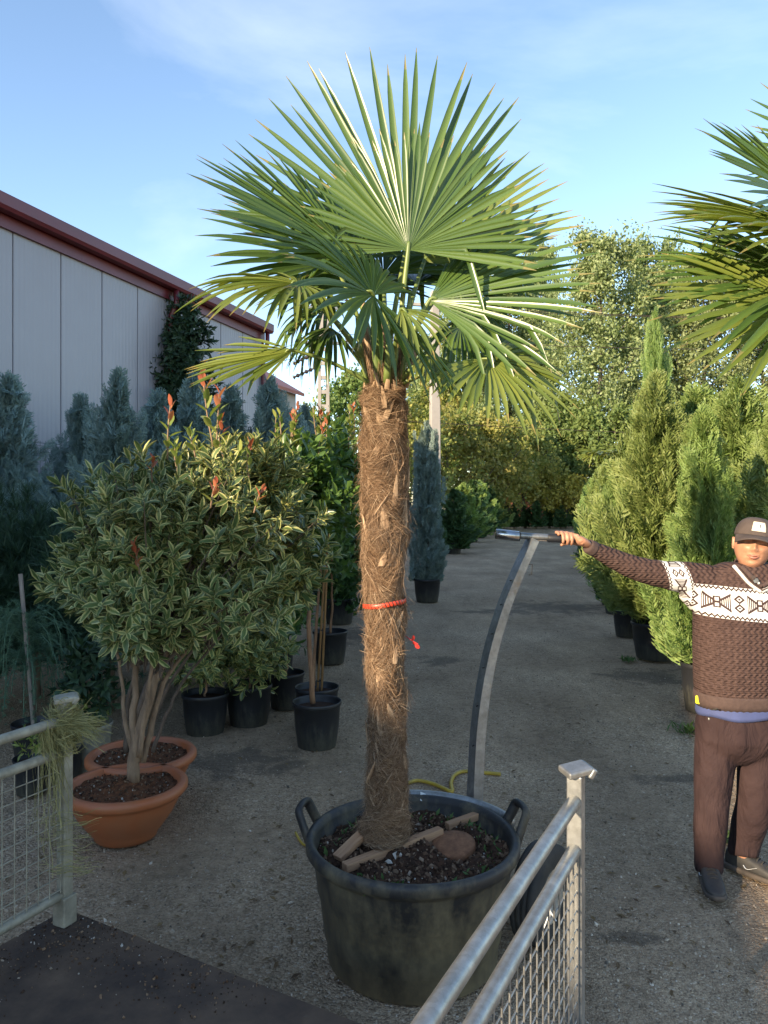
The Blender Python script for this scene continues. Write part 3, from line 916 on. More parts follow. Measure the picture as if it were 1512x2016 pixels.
# blue cypress row in front of the warehouse
gb = 'blue cypresses in front of the warehouse'
for q, (px, dp, ty, wd, lab) in enumerate(((18, 9.0, 738, 1.25, 'bushy blue-grey cypress left of the gap showing the wire fence'),
                                           (-95, 8.4, 760, 1.2, 'blue-grey cypress at the outer end of the warehouse row'),
                                           (158, 10.4, 778, 0.95, 'shorter blue-grey cypress right of the gap showing the wire fence'),
                                           (232, 9.4, 728, 1.0, 'tall pointed blue-grey cypress with a bent tip before the warehouse'),
                                           (312, 10.6, 770, 1.2, 'blue-grey cypress below the maroon downpipe'),
                                           (382, 11.4, 736, 1.1, 'blue-grey cypress beneath the ivy on the warehouse'),
                                           (455, 12.2, 760, 1.1, 'blue-grey cypress behind the red-tipped shoots'),
                                           (532, 12.6, 745, 1.1, 'pale blue cypress at the warehouse corner'),
                                           (600, 14.5, 800, 1.1, 'small blue cypress below the slotted power pole'),
                                           (668, 15.5, 835, 1.1, 'low blue cypress left of the palm trunk'))):
    conifer('blue_cypress', lab, px, dp, ty, BLUE[q % 2], BLUE_T, 3.3, wd, (0.25, 0.35), gb)
conifer('potted_conifer', 'dark dense conifer in a wide black pot beside the palm trunk', 668, 11.4, 870, SMALLC[0], LEY_T, 2.8, 0.95, (0.24, 0.38))

# dark bushy pines behind the left gate
NEEDLE_V, NEEDLE_F = [], []
for q in range(26):
    a_ = q * 2.4; e_ = rng.uniform(0.2, 1.1); d_ = A([math.sin(e_) * math.cos(a_), math.cos(e_), math.sin(e_) * math.sin(a_)])
    p_ = A([0, 0.05 * q / 2.6, 0]); s_ = nrm(np.cross(d_, rdirs(1)[0])) * 0.022
    b_ = len(NEEDLE_V); NEEDLE_V += [p_ - s_, p_ + s_, p_ + d_ * rng.uniform(.7, 1)]; NEEDLE_F.append([b_, b_ + 1, b_ + 2])
NEEDLES = (A(NEEDLE_V), A(NEEDLE_F))


def pine(label, px, depth, topy, R, group=None):
    H = CAM_H + (HZ - topy) / FPX * depth
    t = thing('bushy_pine', label, 'conifer', ((px - 756) / FPX * depth, depth, 0), 0, group)
    link('trunk', trunk_mesh(H * 0.8, 0.04), t)
    gg = Geo(); nn = 2300
    d = rdirs(nn); d[:, 2] = np.abs(d[:, 2]) * 1.3 - 0.35
    r = rng.random(nn) ** 0.4 * (1 + 0.18 * np.sin(5 * d[:, 0] + 3 * d[:, 2]) + 0.12 * rng.normal(size=nn))
    T = A([0, 0, H * 0.48]) + d * r[:, None] * A([R, R, H * 0.46])
    T[:, 2] = np.maximum(T[:, 2], 0.1)
    gg.inst(*NEEDLES, frames(nrm(d + A([0, 0, .7]) + .3 * rdirs(nn)), rdirs(nn)), T, rng.uniform(0.10, 0.18, nn))
    gg.build('crown', M['pine'], t)
    return t


pine('dark bushy pine spreading between the larch stake and the terracotta bowls', 215, 6.6, 1010, 0.78)
pine('dark bushy pine behind the weeping larch', 70, 7.0, 985, 0.85)
pine('dark low pine below the blue cypress at the warehouse corner of the bed', -60, 6.2, 1040, 0.8)
pine('dark pine hidden behind the variegated shrub', 395, 7.6, 975, 0.8)

# weeping larch with stake
lt = thing('weeping_larch', 'small weeping larch tied to a stake behind the left gate', 'larch', G(70, 1500))
dpt = float(lt.location.y)


def lp(px, py, dd=0.0):
    return P(px, py, dpt + dd) - A(lt.location)


add_pot(lt, 0.16, 0.28)
g = Geo(); g.tube([lp(72, 1478), lp(62, 1330), lp(55, 1250), lp(50, 1215)], [0.014, 0.012, 0.01, 0.008], 6); g.build('trunk', M['thin_bark'], lt, True)
g = Geo(); g.tube([lp(70, 1490, -.03), lp(60, 1360, -.03), lp(40, 1130, -.03)], 0.015, 5); g.build('stake', M['grey_stake'], lt)
g = Geo()
for q in range(64):
    a_ = rng.uniform(0, 6.28); o_ = A([math.cos(a_), math.sin(a_), 0]); ln = rng.uniform(.2, .48)
    z_ = lp(50, rng.uniform(1205, 1330))
    pts = spline([z_, z_ + o_ * ln * .5 + A([0, 0, .07]), z_ + o_ * ln * .9 + A([0, 0, -.06]), z_ + o_ * ln * 1.05 + A([0, 0, -rng.uniform(.2, .55)])], 24)
    g.tube(pts[::4], 0.003, 3, cap=False)
    T = pts + rng.normal(0, .006, pts.shape); nn = len(T)
    g.inst(*NEEDLES, frames(rdirs(nn), rdirs(nn)), T, rng.uniform(0.025, 0.042, nn))
g.build('crown', M['larch'], lt)


# ---------------------------------------------------------------- far trees
def far_tree_meshes(H, Wd, nlimb, nleaf, leaf, lm, seed, trunk_r=0.28, low=0.18, clump=0.9):
    gt, gc = Geo(), Geo()
    z = np.linspace(0, H * 0.93, 12)
    path = np.stack([0.25 * np.sin(z * .4 + seed), 0.25 * np.cos(z * .33 + seed), z], -1)
    gt.tube(path, np.linspace(trunk_r, 0.04, 12), 7)
    cs = []
    for q in range(nlimb):
        t = low + (0.97 - low) * (q + rng.random()) / nlimb
        a_ = q * 2.4 + rng.uniform(-.4, .4)
        b0 = path[min(int(t * 11), 11)] * 1.0; b0[2] = H * 0.93 * t
        reach = Wd / 2 * (1.05 - 0.75 * max(t - 0.35, 0) / 0.65) * rng.uniform(.65, 1.1)
        up = rng.uniform(.35, .9) * reach + 0.06 * H * (1 - t)
        o_ = A([math.cos(a_), math.sin(a_), 0])
        pts = spline([b0, b0 + o_ * reach * .45 + A([0, 0, up * .35]), b0 + o_ * reach + A([0, 0, up])], 9)
        gt.tube(pts, np.linspace(trunk_r * .33 * (1.1 - t), 0.02, 9), 5, cap=False)
        for u in (4, 5, 6, 7, 8):
            for _ in range(3 if u > 5 else 2):
                cs.append(pts[u] + rng.normal(0, 0.16 * reach, 3) + A([0, 0, .1 * reach]))
    cs.append(path[-1])
    cs = A(cs)
    ci = rng.integers(0, len(cs), nleaf)
    csz = rng.uniform(.5, 1.15, len(cs))[ci] * clump
    T = cs[ci] + rng.normal(0, 0.42, (nleaf, 3)) * csz[:, None]
    T[:, 2] = np.clip(T[:, 2], 0.3, H * 1.01)
    gc.inst(QUAD[0], QUAD[1], frames(rdirs(nleaf), nrm(rdirs(nleaf) + A([0, 0, .6]))), T, leaf * rng.uniform(.6, 1.3, nleaf))
    return gt.mesh('trunk', M['far_bark'], True), gc.mesh('crown', lm)


POP = [far_tree_meshes(22, 9.5, 32, 30000, 0.27, M['poplar'], s, 0.30, 0.16, 1.0) for s in (1, 2, 3)]
OLV = [far_tree_meshes(7, 5.0, 20, 9000, 0.22, M['hedge_olive'], s, 0.12, 0.06, 0.62) for s in (4, 5)]
GRN = [far_tree_meshes(7, 5.0, 20, 9000, 0.22, M['hedge_green'], s, 0.12, 0.06, 0.62) for s in (6, 7)]


def far_tree(name, label, px, depth, topy, meshes, H0, wd, group, rz, cat='tree'):
    H = CAM_H + (HZ - topy) / FPX * depth
    s = H / H0
    t = thing(name, label, cat, ((px - 756) / FPX * depth, depth, 0), rz, group)
    link('trunk', meshes[0], t, scale=(s * wd, s * wd, s)); link('crown', meshes[1], t, scale=(s * wd, s * wd, s))


gp = 'tall poplars beyond the nursery'
for q, (px, dp, ty, wd, lab) in enumerate(((905, 66, 520, .8, 'tall poplar showing between the concrete pole and the palm fronds'),
                                           (1005, 74, 492, .8, 'tall poplar behind the drooping right palm fronds'),
                                           (1062, 84, 462, .55, 'narrow-topped poplar left of the tallest poplar'),
                                           (1180, 64, 440, .95, 'tallest round-topped poplar beyond the end of the lane'),
                                           (1275, 72, 452, .9, 'broad poplar behind the slender spire-topped cypress'),
                                           (1385, 66, 478, .9, 'poplar beyond the cypress row beside the second palm'),
                                           (1500, 70, 470, .9, 'poplar behind the fronds of the second palm'),
                                           (1620, 70, 500, .9, 'poplar at the outer end of the poplar belt'),
                                           (828, 80, 640, .8, 'poplar low behind the palm trunk'))):
    far_tree('poplar_tree', lab, px, dp, ty, POP[q % 3], 22, wd, gp, q * 1.3)
go = 'olive and yellowing trees beside the far lane'
for q, (px, dp, ty, wd) in enumerate(((872, 52, 745, 1.0), (890, 44, 800, 1.0), (935, 47, 812, 1.0), (985, 50, 822, 1.0), (1030, 54, 830, .95))):
    far_tree('autumn_tree', 'yellowing olive tree above the lane cypresses, %s from the concrete pole' % ORD[q], px, dp, ty, OLV[q % 2], 7, wd, go, q * 1.9)
gn = 'dark green trees closing the lane'
for q, (px, dp, ty, wd) in enumerate(((1065, 62, 800, 1.0), (1120, 60, 780, 1.0), (1165, 58, 815, .9), (1215, 56, 800, 1.0), (1290, 54, 830, 1.2), (1400, 52, 820, 1.2), (1520, 50, 820, 1.2))):
    far_tree('green_tree', 'dark green tree under the poplars, %s from the yellowing trees' % ORD[q], px, dp, ty, GRN[q % 2], 7, wd, gn, q * 1.7)
far_tree('hedge_tree', 'sunlit yellow-green tree between the slotted pole and the palm trunk', 688, 46, 728, GRN[0], 7, .8, None, .4)
far_tree('hedge_tree', 'thin dark sapling crown at the foot of the slotted pole', 606, 30, 800, GRN[1], 7, .5, None, 2.0)
far_tree('hedge_tree', 'bushy tree just right of the palm trunk behind the blue column', 800, 40, 790, OLV[1], 7, .9, None, 3.0)
gy = 'golden shrubs at the lane end'
YEL = far_tree_meshes(3.2, 3.0, 12, 2600, 0.2, M['yellow_leaf'], 9, 0.06, 0.1, 0.4)
for q, (px, dp) in enumerate(((1078, 57), (1100, 58), (1122, 56))):
    far_tree('golden_shrub', 'low golden-leaved shrub at the lane end, %s from the yellowing trees' % ORD[q], px, dp - 3, 938, YEL, 3.2, 1.0, gy, q * 2.0, 'shrub')
gh = 'dark clipped shrubs across the lane end'
for q, px in enumerate((992, 1012, 1034, 1056, 1080, 1104, 1128)):
    conifer('lane_shrub', 'dark green shrub across the lane end, %s from the row past the blue column' % ORD[q], px, 53.5 - (q % 2), 985 + 4 * (q % 3), SMALLC[0], LEY_T, 2.8, 1.9, None, gh)

# brick red wall at the lane end
t = thing('garden_wall', 'low brick red wall glimpsed behind the golden shrubs', 'wall', ((1100 - 756) / FPX * 64, 64, 0))
g = Geo(); g.box((0, 0, 1.8), (9, 0.3, 3.6)); g.build('wall', M['brickred'], t)
g = Geo(); g.box((0, 0, 3.68), (9.2, 0.42, 0.14)); g.build('coping', M['maroon'], t)

# ---------------------------------------------------------------- power poles
pd = 27.0
t = thing('concrete_pole', 'plain pale concrete power pole just right of the palm trunk', 'pole', ((856 - 756) / FPX * pd, pd, 0), 0.2)
g = Geo(); g.tube([(0, 0, 0), (0, 0, 4.5), (0, 0, 9.3)], [0.19, 0.165, 0.13], 4, square=True, twist=0.0); bevel(g.build('shaft', M['plinth'], t), 0.02)
g = Geo(); g.tube([(-0.9, 0, 8.8), (0.9, 0, 8.8)], 0.05, 4, square=True); g.build('crossarm', M['plinth'], t)
for x_ in (-.8, 0.35, .8):
    g = Geo(); g.lathe([(0, 8.84), (.05, 8.84), (.05, 8.92), (.085, 8.95), (.05, 8.99), (.085, 9.02), (.04, 9.08), (0, 9.09)], 10, c=(x_, 0, 0)); g.build('insulator', M['insul'], t, True)
pd2 = 33.0
t = thing('slotted_pole', 'concrete power pole with slots and brown insulators left of the palm trunk', 'pole', ((637 - 756) / FPX * pd2, pd2, 0), 0.15)
HP = 10.4
for sx_ in (-1, 1):
    g = Geo(); g.tube([(sx_ * 0.23, 0, 0), (sx_ * 0.19, 0, 5), (sx_ * 0.15, 0, HP)], [0.075, 0.07, 0.06], 4, square=True); g.build('leg', M['plinth'], t)
for z_ in np.arange(0.4, HP - 1.5, 0.62):
    w_ = 0.46 - 0.16 * z_ / HP
    g = Geo(); g.box((0, 0, z_), (w_ - 0.12, 0.11, 0.16)); g.build('rung', M['plinth'], t)
g = Geo(); g.box((0, 0, HP - 0.85), (0.3, 0.13, 1.7)); g.build('head', M['plinth'], t)
for zc, n_ in ((HP - 0.2, 4), (HP - 1.7, 2)):
    g = Geo(); g.tube([(-1.1, -.12, zc), (1.1, -.12, zc)], 0.06, 4, square=True); g.build('crossarm', M['wire'], t)
    for x_ in np.linspace(-1, 1, n_ + 1):
        g = Geo()
        pr = [(0, 0)]
        for r_ in range(4): pr += [(.05, .02 + r_ * .09), (.10, .05 + r_ * .09), (.05, .08 + r_ * .09)]
        pr += [(0, .4)]
        g.lathe(pr, 10, c=(x_, -.12, zc + .06)); g.build('insulator', M['insul'], t, True)
for k_, (sx_, zz) in enumerate(((-1, 8.3), (-1.1, 7.7))):
    g = Geo()
    a0, a1 = A([-.2, -.1, zz]), A([-1.3, -.3, zz - .55])
    u_ = np.linspace(0, 1, 13)[:, None]
    g.tube(a0 + (a1 - a0) * u_, [0.03 if q % 2 else 0.10 for q in range(13)], 8); g.build('insulator', M['insul'], t, True)
q0 = A(t.location)
for k_, (z_, x2, y2, z2) in enumerate(((HP + .25, 40, 26, 9.2), (HP + .25, 40, 27, 9.4), (HP - 1.3, 40, 27.5, 8.7), (8.2, -40, 60, 8.2), (HP - 1.3, -40, 58, 9.5), (5.6, 60, 40, 6.0))):
    g = Geo()
    a0 = q0 + A([(-1) ** k_ * .7, -.12, z_]); a1 = A([x2, y2, z2])
    u_ = np.linspace(0, 1, 24)[:, None]
    pts = a0 + (a1 - a0) * u_; pts[:, 2] -= 1.0 * (4 * u_ * (1 - u_))[:, 0]
    g.tube(pts - a0, 0.012, 4, cap=False)
    tag(g.build('power_line', M['insul'], loc=a0), 'thin dark power line strung from the slotted concrete pole', 'power line', 'power lines')

# ---------------------------------------------------------------- ivy on the warehouse corner
sv = s_of(337)
iv = thing('ivy', 'dark ivy climbing the warehouse wall below the downpipe', 'climber', W(sv, 0, 0.25))
g = Geo()
for (sx_, z_, r_, h_, n_) in ((.05, 5.35, .34, .55, 160), (.0, 4.75, .52, .6, 260), (-.12, 4.1, .68, .75, 380), (.1, 3.3, .72, .9, 380), (0, 2.0, .75, 1.6, 420)):
    leafy(g, WD * sx_ + A([0, 0, z_]), (r_, r_ * .8, h_), n_, 6, 0.16, LEAF_S, shell=0.4, upb=-0.3, lump=.25)
g.build('foliage', M['vine'], iv)
g = Geo()
for q in range(4): g.tube(spline([(rng.uniform(-.2, .2), 0, 0), (rng.uniform(-.2, .2), 0, 2), (rng.uniform(-.3, .3), 0, 4.5)], 10), 0.025, 5)
g.build('stem', M['thin_bark'], iv)

# ---------------------------------------------------------------- shrubs on the left
def bowl(parent, R, H):
    g = Geo()
    g.lathe([(0, 0), (0.42 * R, 0), (0.50 * R, 0.02 * H), (0.52 * R, 0.10 * H), (0.60 * R, 0.2 * H), (0.76 * R, 0.45 * H), (0.88 * R, 0.72 * H), (0.905 * R, 0.80 * H), (0.96 * R, 0.81 * H), (1.0 * R, 0.86 * H), (1.0 * R, 0.95 * H), (0.96 * R, 1.0 * H), (0.88 * R, 1.0 * H), (0.85 * R, 0.97 * H), (0.82 * R, 0.85 * H), (0.0, 0.7 * H)], 56)
    b = g.build('bowl', M['terracotta'], parent, True)
    g = Geo()
    k = 18
    rad = np.linspace(0, 0.835 * R, k); aa = np.linspace(0, 2 * np.pi, 40, endpoint=False)
    RR, AA = np.meshgrid(rad, aa, indexing='ij')
    Zs = 0.90 * H + 0.05 * np.exp(-(RR / (0.3 * R)) ** 2) + 0.008 * np.sin(9 * RR / R * 3 + 3 * AA) * (RR / R) + rng.normal(0, 0.004, RR.shape)
    Vs = np.stack([RR * np.cos(AA), RR * np.sin(AA), Zs], -1)
    i, j = np.meshgrid(np.arange(k - 1), np.arange(40), indexing='ij')
    g.add(Vs, np.stack([i * 40 + j, (i + 1) * 40 + j, (i + 1) * 40 + (j + 1) % 40, i * 40 + (j + 1) % 40], -1).reshape(-1, 4))
    g.build('soil', M['bark_soil'], b, True)
    g = Geo(); n = 500
    r = np.sqrt(rng.random(n)) * 0.8 * R; a = rng.uniform(0, 6.28, n)
    scatter_chips(g, r * np.cos(a), r * np.sin(a), 0.90 * H + 0.05 * np.exp(-(r / (0.3 * R)) ** 2) + 0.004, rng.uniform(.003, .010, n))
    tag(g.build('bark_chips', M['bits'], b), kind='stuff')


def shoot(parent, base, tip, nl, red, length=0.075):
    """upright young shoot: paired leaves along a stem, a red rosette at the tip"""
    base, tip = A(base), A(tip)
    g = Geo()
    pts = spline([base, (base + tip) / 2 + rng.normal(0, .012, 3), tip], 8)
    g.tube(pts, np.linspace(.005, .003, 8), 5, m=2)
    ax = nrm(tip - base)
    fr = frames(ax[None], rdirs(1))[0]
    for k in range(nl):
        t = 0.12 + 0.88 * k / (nl - 1)
        p = base + (tip - base) * t
        a = k * 2.4
        rad = math.cos(a) * fr[:, 0] + math.sin(a) * fr[:, 2]
        el = 1.0 - 0.65 * t + rng.normal(0, .1)
        d = nrm(math.cos(el) * ax + math.sin(el) * rad)
        g.inst(LEAF[0], LEAF[1], frames(d[None], nrm(ax - .4 * rad)[None]), p[None], A([length * (1.15 - .35 * t) * rng.uniform(.8, 1.15)]), 1 if t > red else 0, LEAF[2])
    g.build('young_shoot', [M['shoot_leaf'], M['red_leaf'], M['shrub_bark']], parent, True)


def stems(parent, pts_list, mat, name='stem'):
    for pts, r0, r1 in pts_list:
        g = Geo(); p = spline(pts, 14); p[1:-1] += rng.normal(0, .004, (12, 3))
        g.tube(p, np.linspace(r0, r1, 14), 9); g.build(name, mat, parent, True)


NARROW = (LEAF[0] * A([.8, 1, 1]), LEAF[1], LEAF[2])
b1 = G(248, 1645); dB = b1[1]
t = thing('variegated_shrub', 'big variegated shrub on tan stems in the front terracotta bowl', 'shrub', b1)


def q1(px, py, dd=0.0): return P(px, py, dB + dd) - b1


bowl(t, 0.325, 0.29)
stems(t, [([q1(262, 1540), q1(266, 1470), q1(300, 1360), q1(340, 1250), q1(380, 1130)], .036, .014),
          ([q1(268, 1500), q1(262, 1420), q1(268, 1330), q1(255, 1230), q1(240, 1130)], .024, .010),
          ([q1(280, 1500, .02), q1(300, 1420, .03), q1(330, 1330, .05), q1(400, 1250, .1)], .020, .009),
          ([q1(262, 1490, .03), q1(247, 1420, .06), q1(238, 1330, .1), q1(220, 1240, .1)], .014, .007),
          ([q1(275, 1490, -.02), q1(285, 1400, -.05), q1(300, 1300, -.1), q1(290, 1180, -.2)], .016, .007)], M['shrub_bark'])
g = Geo(); cz = []
for (px, py, rx, rz, dd, nc) in ((310, 1090, .46, .44, 0, 300), (205, 1130, .30, .30, .05, 120), (420, 1030, .34, .34, .05, 130), (300, 1210, .42, .20, -.05, 120), (270, 1010, .34, .28, .1, 120), (445, 1175, .30, .20, .0, 70)):
    cz.append(leafy(g, q1(px, py, dd), (rx, rx * .85, rz), nc, 9, 0.085, NARROW, shell=.3, upb=.4, cl=.10, lump=.30))
g.build('crown', M['vari'], t, True)
g = Geo()
for c in cz:
    for p in c[::4]:
        o = q1(300, 1290); mid = (o + p) / 2 + A([0, 0, .03])
        g.tube(spline([o + rng.normal(0, .05, 3), mid, p], 5), np.linspace(.007, .002, 5), 4, cap=False)
g.build('twigs', M['thin_bark'], t)
for (bx, by, tx, ty, nl, red, ln) in ((420, 880, 400, 745, 13, .72, .10), (425, 900, 432, 775, 12, .72, .09), (330, 905, 335, 800, 10, .62, .085), (440, 900, 436, 830, 8, .6, .075), (490, 940, 492, 875, 9, .7, .07), (300, 950, 301, 905, 6, .3, .06), (385, 900, 372, 850, 9, 2, .085), (350, 930, 345, 880, 9, 2, .085), (455, 920, 470, 890, 9, 2, .085), (415, 1000, 424, 955, 8, .45, .07), (275, 1130, 264, 1075, 8, .2, .07), (500, 1010, 515, 965, 7, .5, .06)):
    dd = -.32 if by > 980 else -.05
    shoot(t, q1(bx, by, dd), q1(tx, ty, dd), nl, red, ln)

b2 = A([-1.47, 4.62, 0])
t = thing('variegated_shrub', 'sunlit yellow-edged shrub in the rear terracotta bowl', 'shrub', b2)


def q2(px, py, dd=0.0): return P(px, py, 4.62 + dd) - b2


bowl(t, 0.325, 0.29)
stems(t, [([q2(262, 1480), q2(270, 1400), q2(320, 1300), q2(420, 1180), q2(480, 1080)], .024, .01),
          ([q2(285, 1480), q2(310, 1400), q2(350, 1320), q2(420, 1230)], .016, .007),
          ([q2(300, 1485), q2(330, 1400), q2(370, 1330), q2(480, 1200)], .013, .006),
          ([q2(250, 1480), q2(250, 1400), q2(275, 1300), q2(300, 1150)], .018, .007)], M['thin_bark'])
g = Geo(); cz = []
for (px, py, rx, rz, dd, nc) in ((480, 1050, .42, .42, 0, 240), (560, 1110, .26, .30, 0, 110), (410, 980, .32, .24, .0, 120), (520, 945, .26, .17, -.05, 110), (440, 915, .22, .14, -.1, 80)):
    cz.append(leafy(g, q2(px, py, dd), (rx, rx * .85, rz), nc, 9, 0.085, NARROW, shell=.3, upb=.4, cl=.10, lump=.28))
g.build('crown', M['vari2'], t, True)
g = Geo()
for c in cz:
    for p in c[::4]:
        o = q2(400, 1240); mid = (o + p) / 2 + A([0, 0, .03])
        g.tube(spline([o + rng.normal(0, .05, 3), mid, p], 5), np.linspace(.007, .002, 5), 4, cap=False)
g.build('twigs', M['thin_bark'], t)

# small plants in black nursery pots behind the bowls
for (px, by, r, h, lab, cx, cy, rx, rz, mat, nc, dd) in (
        (404, 1442, .183, .315, 'small cream-edged shrub in the black pot nearest the terracotta bowls', 402, 1290, .28, .26, 'vari2', 110, 0),
        (490, 1425, .190, .325, 'small cream-edged shrub on a thin stem in the second black pot from the bowls', 495, 1275, .33, .34, 'vari2', 140, 0),
        (563, 1392, .165, .31, 'small leafy shrub in the shaded black pot behind the photinia canes', 560, 1230, .26, .3, 'photinia', 90, 0)):
    b = G(px, by)
    t = thing('potted_shrub', lab, 'shrub', b)
    add_pot(t, r, h)
    top = P(cx, cy, b[1]) - b
    stems(t, [([(0, 0, h * .85), (0.01, 0, h + .15), top], .010, .006)], M['stake'], 'trunk')
    g = Geo(); leafy(g, top, (rx, rx, rz), nc, 8, .085, LEAF, shell=.3, lump=.22, cl=.09); g.build('crown', M[mat], t, True)

# photinia standards: two pots, canes, crowns with red shoots
for (px, by, r, h, lab, cx, cy, rx, rz, bam, sx) in (
        (624, 1468, .182, .335, 'photinia on a bare trunk in the front dark blue-black pot', 598, 975, .33, .40, 0, -10),
        (624, 1432, .178, .33, 'photinia tied to bamboo canes in the pot behind the front one', 640, 960, .33, .45, 1, 10)):
    b = G(px, by); dd = b[1]
    t = thing('photinia', lab, 'shrub', b)
    add_pot(t, r, h)

    def q3(x, y, o=0.0): return P(x, y, dd + o) - b
    if not bam:
        stems(t, [([q3(616, 1385), q3(611, 1290), q3(606, 1180), q3(600, 1000)], .021, .013)], M['stake'], 'trunk')
    else:
        stems(t, [([q3(618, 1350), q3(625, 1200), q3(635, 1050), q3(640, 960)], .013, .008)], M['stake'], 'trunk')
        for x0, x1 in ((625, 641), (633, 645)):
            g = Geo(); g.tube([q3(x0, 1365, -.04), q3(x1, 1085, -.04), q3(x1 + 2, 1000, -.04)], .010, 7); g.build('cane', M['bamboo'], t, True)
        for zz in (1340, 1240, 1140):
            g = Geo(); c = q3(628 + (1340 - zz) * .06, zz, -.03); g.lathe([(.020, c[2] - .006), (.024, c[2]), (.020, c[2] + .006)], 10, c=(c[0], c[1], 0)); g.build('tie', M['rubber'], t)
    g = Geo(); leafy(g, q3(cx, cy), (rx, rx, rz), 240, 9, .095, LEAF, shell=.25, lump=.2, upb=.6, cl=.10); g.build('crown', M['photinia'], t, True)
    for k in range(9):
        x0 = cx + rng.uniform(-70, 70); y0 = cy - 90 + rng.uniform(-10, 30)
        shoot(t, q3(x0, y0), q3(x0 + rng.uniform(-8, 8), y0 - rng.uniform(40, 75)), 9, .74 if k % 2 else 1.2, .085)

# darker leafy stock behind the photinias
for k, (px, dp, cy, rx, rz) in enumerate(((540, 7.6, 1010, .5, .7), (650, 8.6, 1010, .45, .75), (470, 8.6, 985, .6, .6))):
    b = A([(px - 756) / FPX * dp, dp, 0])
    t = thing('laurel', ('dark leafy laurel behind the variegated shrubs', 'dark leafy laurel between photinia and palm trunk', 'dark leafy laurel at the foot of the blue cypresses')[k], 'shrub', b)
    add_pot(t, .2, .36)
    top = P(px, cy, dp) - b
    stems(t, [([(0, 0, .3), (.02, 0, .7), top], .016, .01)], M['stake'], 'trunk')
    g = Geo(); leafy(g, top, (rx, rx, rz), 260, 8, .11, LEAF_S, shell=.3, lump=.2, upb=.5, cl=.1); g.build('crown', M['photinia'], t, True)

# pale pot and little pots behind the left gate
b = G(172, 1512)
t = thing('potted_plant', 'low plant in a pale grey-beige pot beside the terracotta bowls', 'potted plant', b); add_pot(t, .165, .31, POT_PALE)
g = Geo(); leafy(g, (0, 0, .42), (.12, .12, .12), 26, 6, .06, LEAF_S); g.build('crown', M['shoot_leaf'], t)
g = Geo(); leafy(g, (0, 0.02, .62), (.22, .2, .28), 70, 7, .10, LEAF_S, shell=.2); g.build('leaves', M['pine'], t)
for k, (px, py, lab) in enumerate(((62, 1560, 'small black pot of seedlings behind the left gate mesh'), (128, 1535, 'small black pot with pale gravel top behind the left gate post'))):
    b = G(px, py); t = thing('potted_plant', lab, 'potted plant', b); add_pot(t, .11, .22)
    g = Geo(); leafy(g, (0, 0, .30), (.09, .09, .09), 18, 6, .05, LEAF_S); g.build('crown', M['shoot_leaf'] if k == 0 else M['photinia'], t)

# weeds at the foot of the right-hand pots
for k, (px, py, s_, lab) in enumerate(((1362, 1440, .12, 'weed tuft at the foot of the pot behind the man'), (1437, 1655, .10, 'weed tuft on the gravel between the man\'s shoes'), (1236, 1300, .10, 'weed tuft beside the wide black pot'))):
    b = G(px, py); t = Geo(); n = 70
    a = rng.uniform(0, 6.28, n); d = nrm(np.stack([np.cos(a), np.sin(a), rng.uniform(.2, 1.6, n)], -1))
    t.inst(LEAF_S[0] * A([.45, 1, 1]), LEAF_S[1], frames(d, A([0, 0, 1.0]) + .2 * rdirs(n)), np.stack([rng.normal(0, s_ * .5, n), rng.normal(0, s_ * .4, n), np.full(n, -.012)], -1), rng.uniform(.4, 1, n) * s_)
    tag(t.build('weed_tuft', M['grass'], loc=b), lab, 'weed')

# ---------------------------------------------------------------- the big potted palm
PD = 3.05
pb = A([(812 - 756) / FPX * PD, PD, 0])          # pot centre on the ground


def pp(px, py, dd=0.0): return P(px, py, PD + dd) - pb


palm = thing('fan_palm', 'tall fan palm with fibrous brown trunk in the big black tub', 'palm tree', pb)
PR, PH = 0.425, 0.475
g = Geo()
g.lathe([(0, 0), (0.325, 0), (0.338, 0.012), (0.343, 0.10), (0.352, 0.105), (0.372, 0.27), (0.378, 0.275), (0.395, 0.40), (0.402, 0.415), (0.418, 0.425), (0.425, 0.435), (0.427, 0.462), (0.420, 0.474), (0.405, 0.477), (0.392, 0.468), (0.386, 0.45), (0.378, 0.36), (0, 0.35)], 72)
tub = g.build('tub', M['big_pot'], palm, True)
for a_ in (math.radians(166), math.radians(12)):
    o_ = A([math.cos(a_), math.sin(a_), 0]); s_ = A([-math.sin(a_), math.cos(a_), 0])
    pts = spline([o_ * .412 + s_ * -.075 + A([0, 0, .43]), o_ * .445 + s_ * -.062 + A([0, 0, .50]), o_ * .465 + s_ * -.045 + A([0, 0, .545]), o_ * .465 + s_ * .045 + A([0, 0, .545]), o_ * .445 + s_ * .062 + A([0, 0, .50]), o_ * .412 + s_ * .075 + A([0, 0, .43])], 22)
    g = Geo(); g.tube(pts, 0.014, 8, flat=1.5); g.build('handle', M['big_pot'], tub, True)
g = Geo(); k = 26
rad = np.linspace(0, 0.388, k); aa = np.linspace(0, 2 * np.pi, 64, endpoint=False)
RR, AA = np.meshgrid(rad, aa, indexing='ij')
XX, YY = RR * np.cos(AA), RR * np.sin(AA)
tx, ty = -0.105, 0.02                            # trunk foot inside the tub


def soil_z(x, y):
    return 0.405 + 0.06 * np.exp(-(((x - tx) / .14) ** 2 + ((y - ty) / .14) ** 2)) + 0.012 * np.sin(x * 17 + 1) * np.cos(y * 15) + 0.010 * np.sin(x * 37 + y * 29)


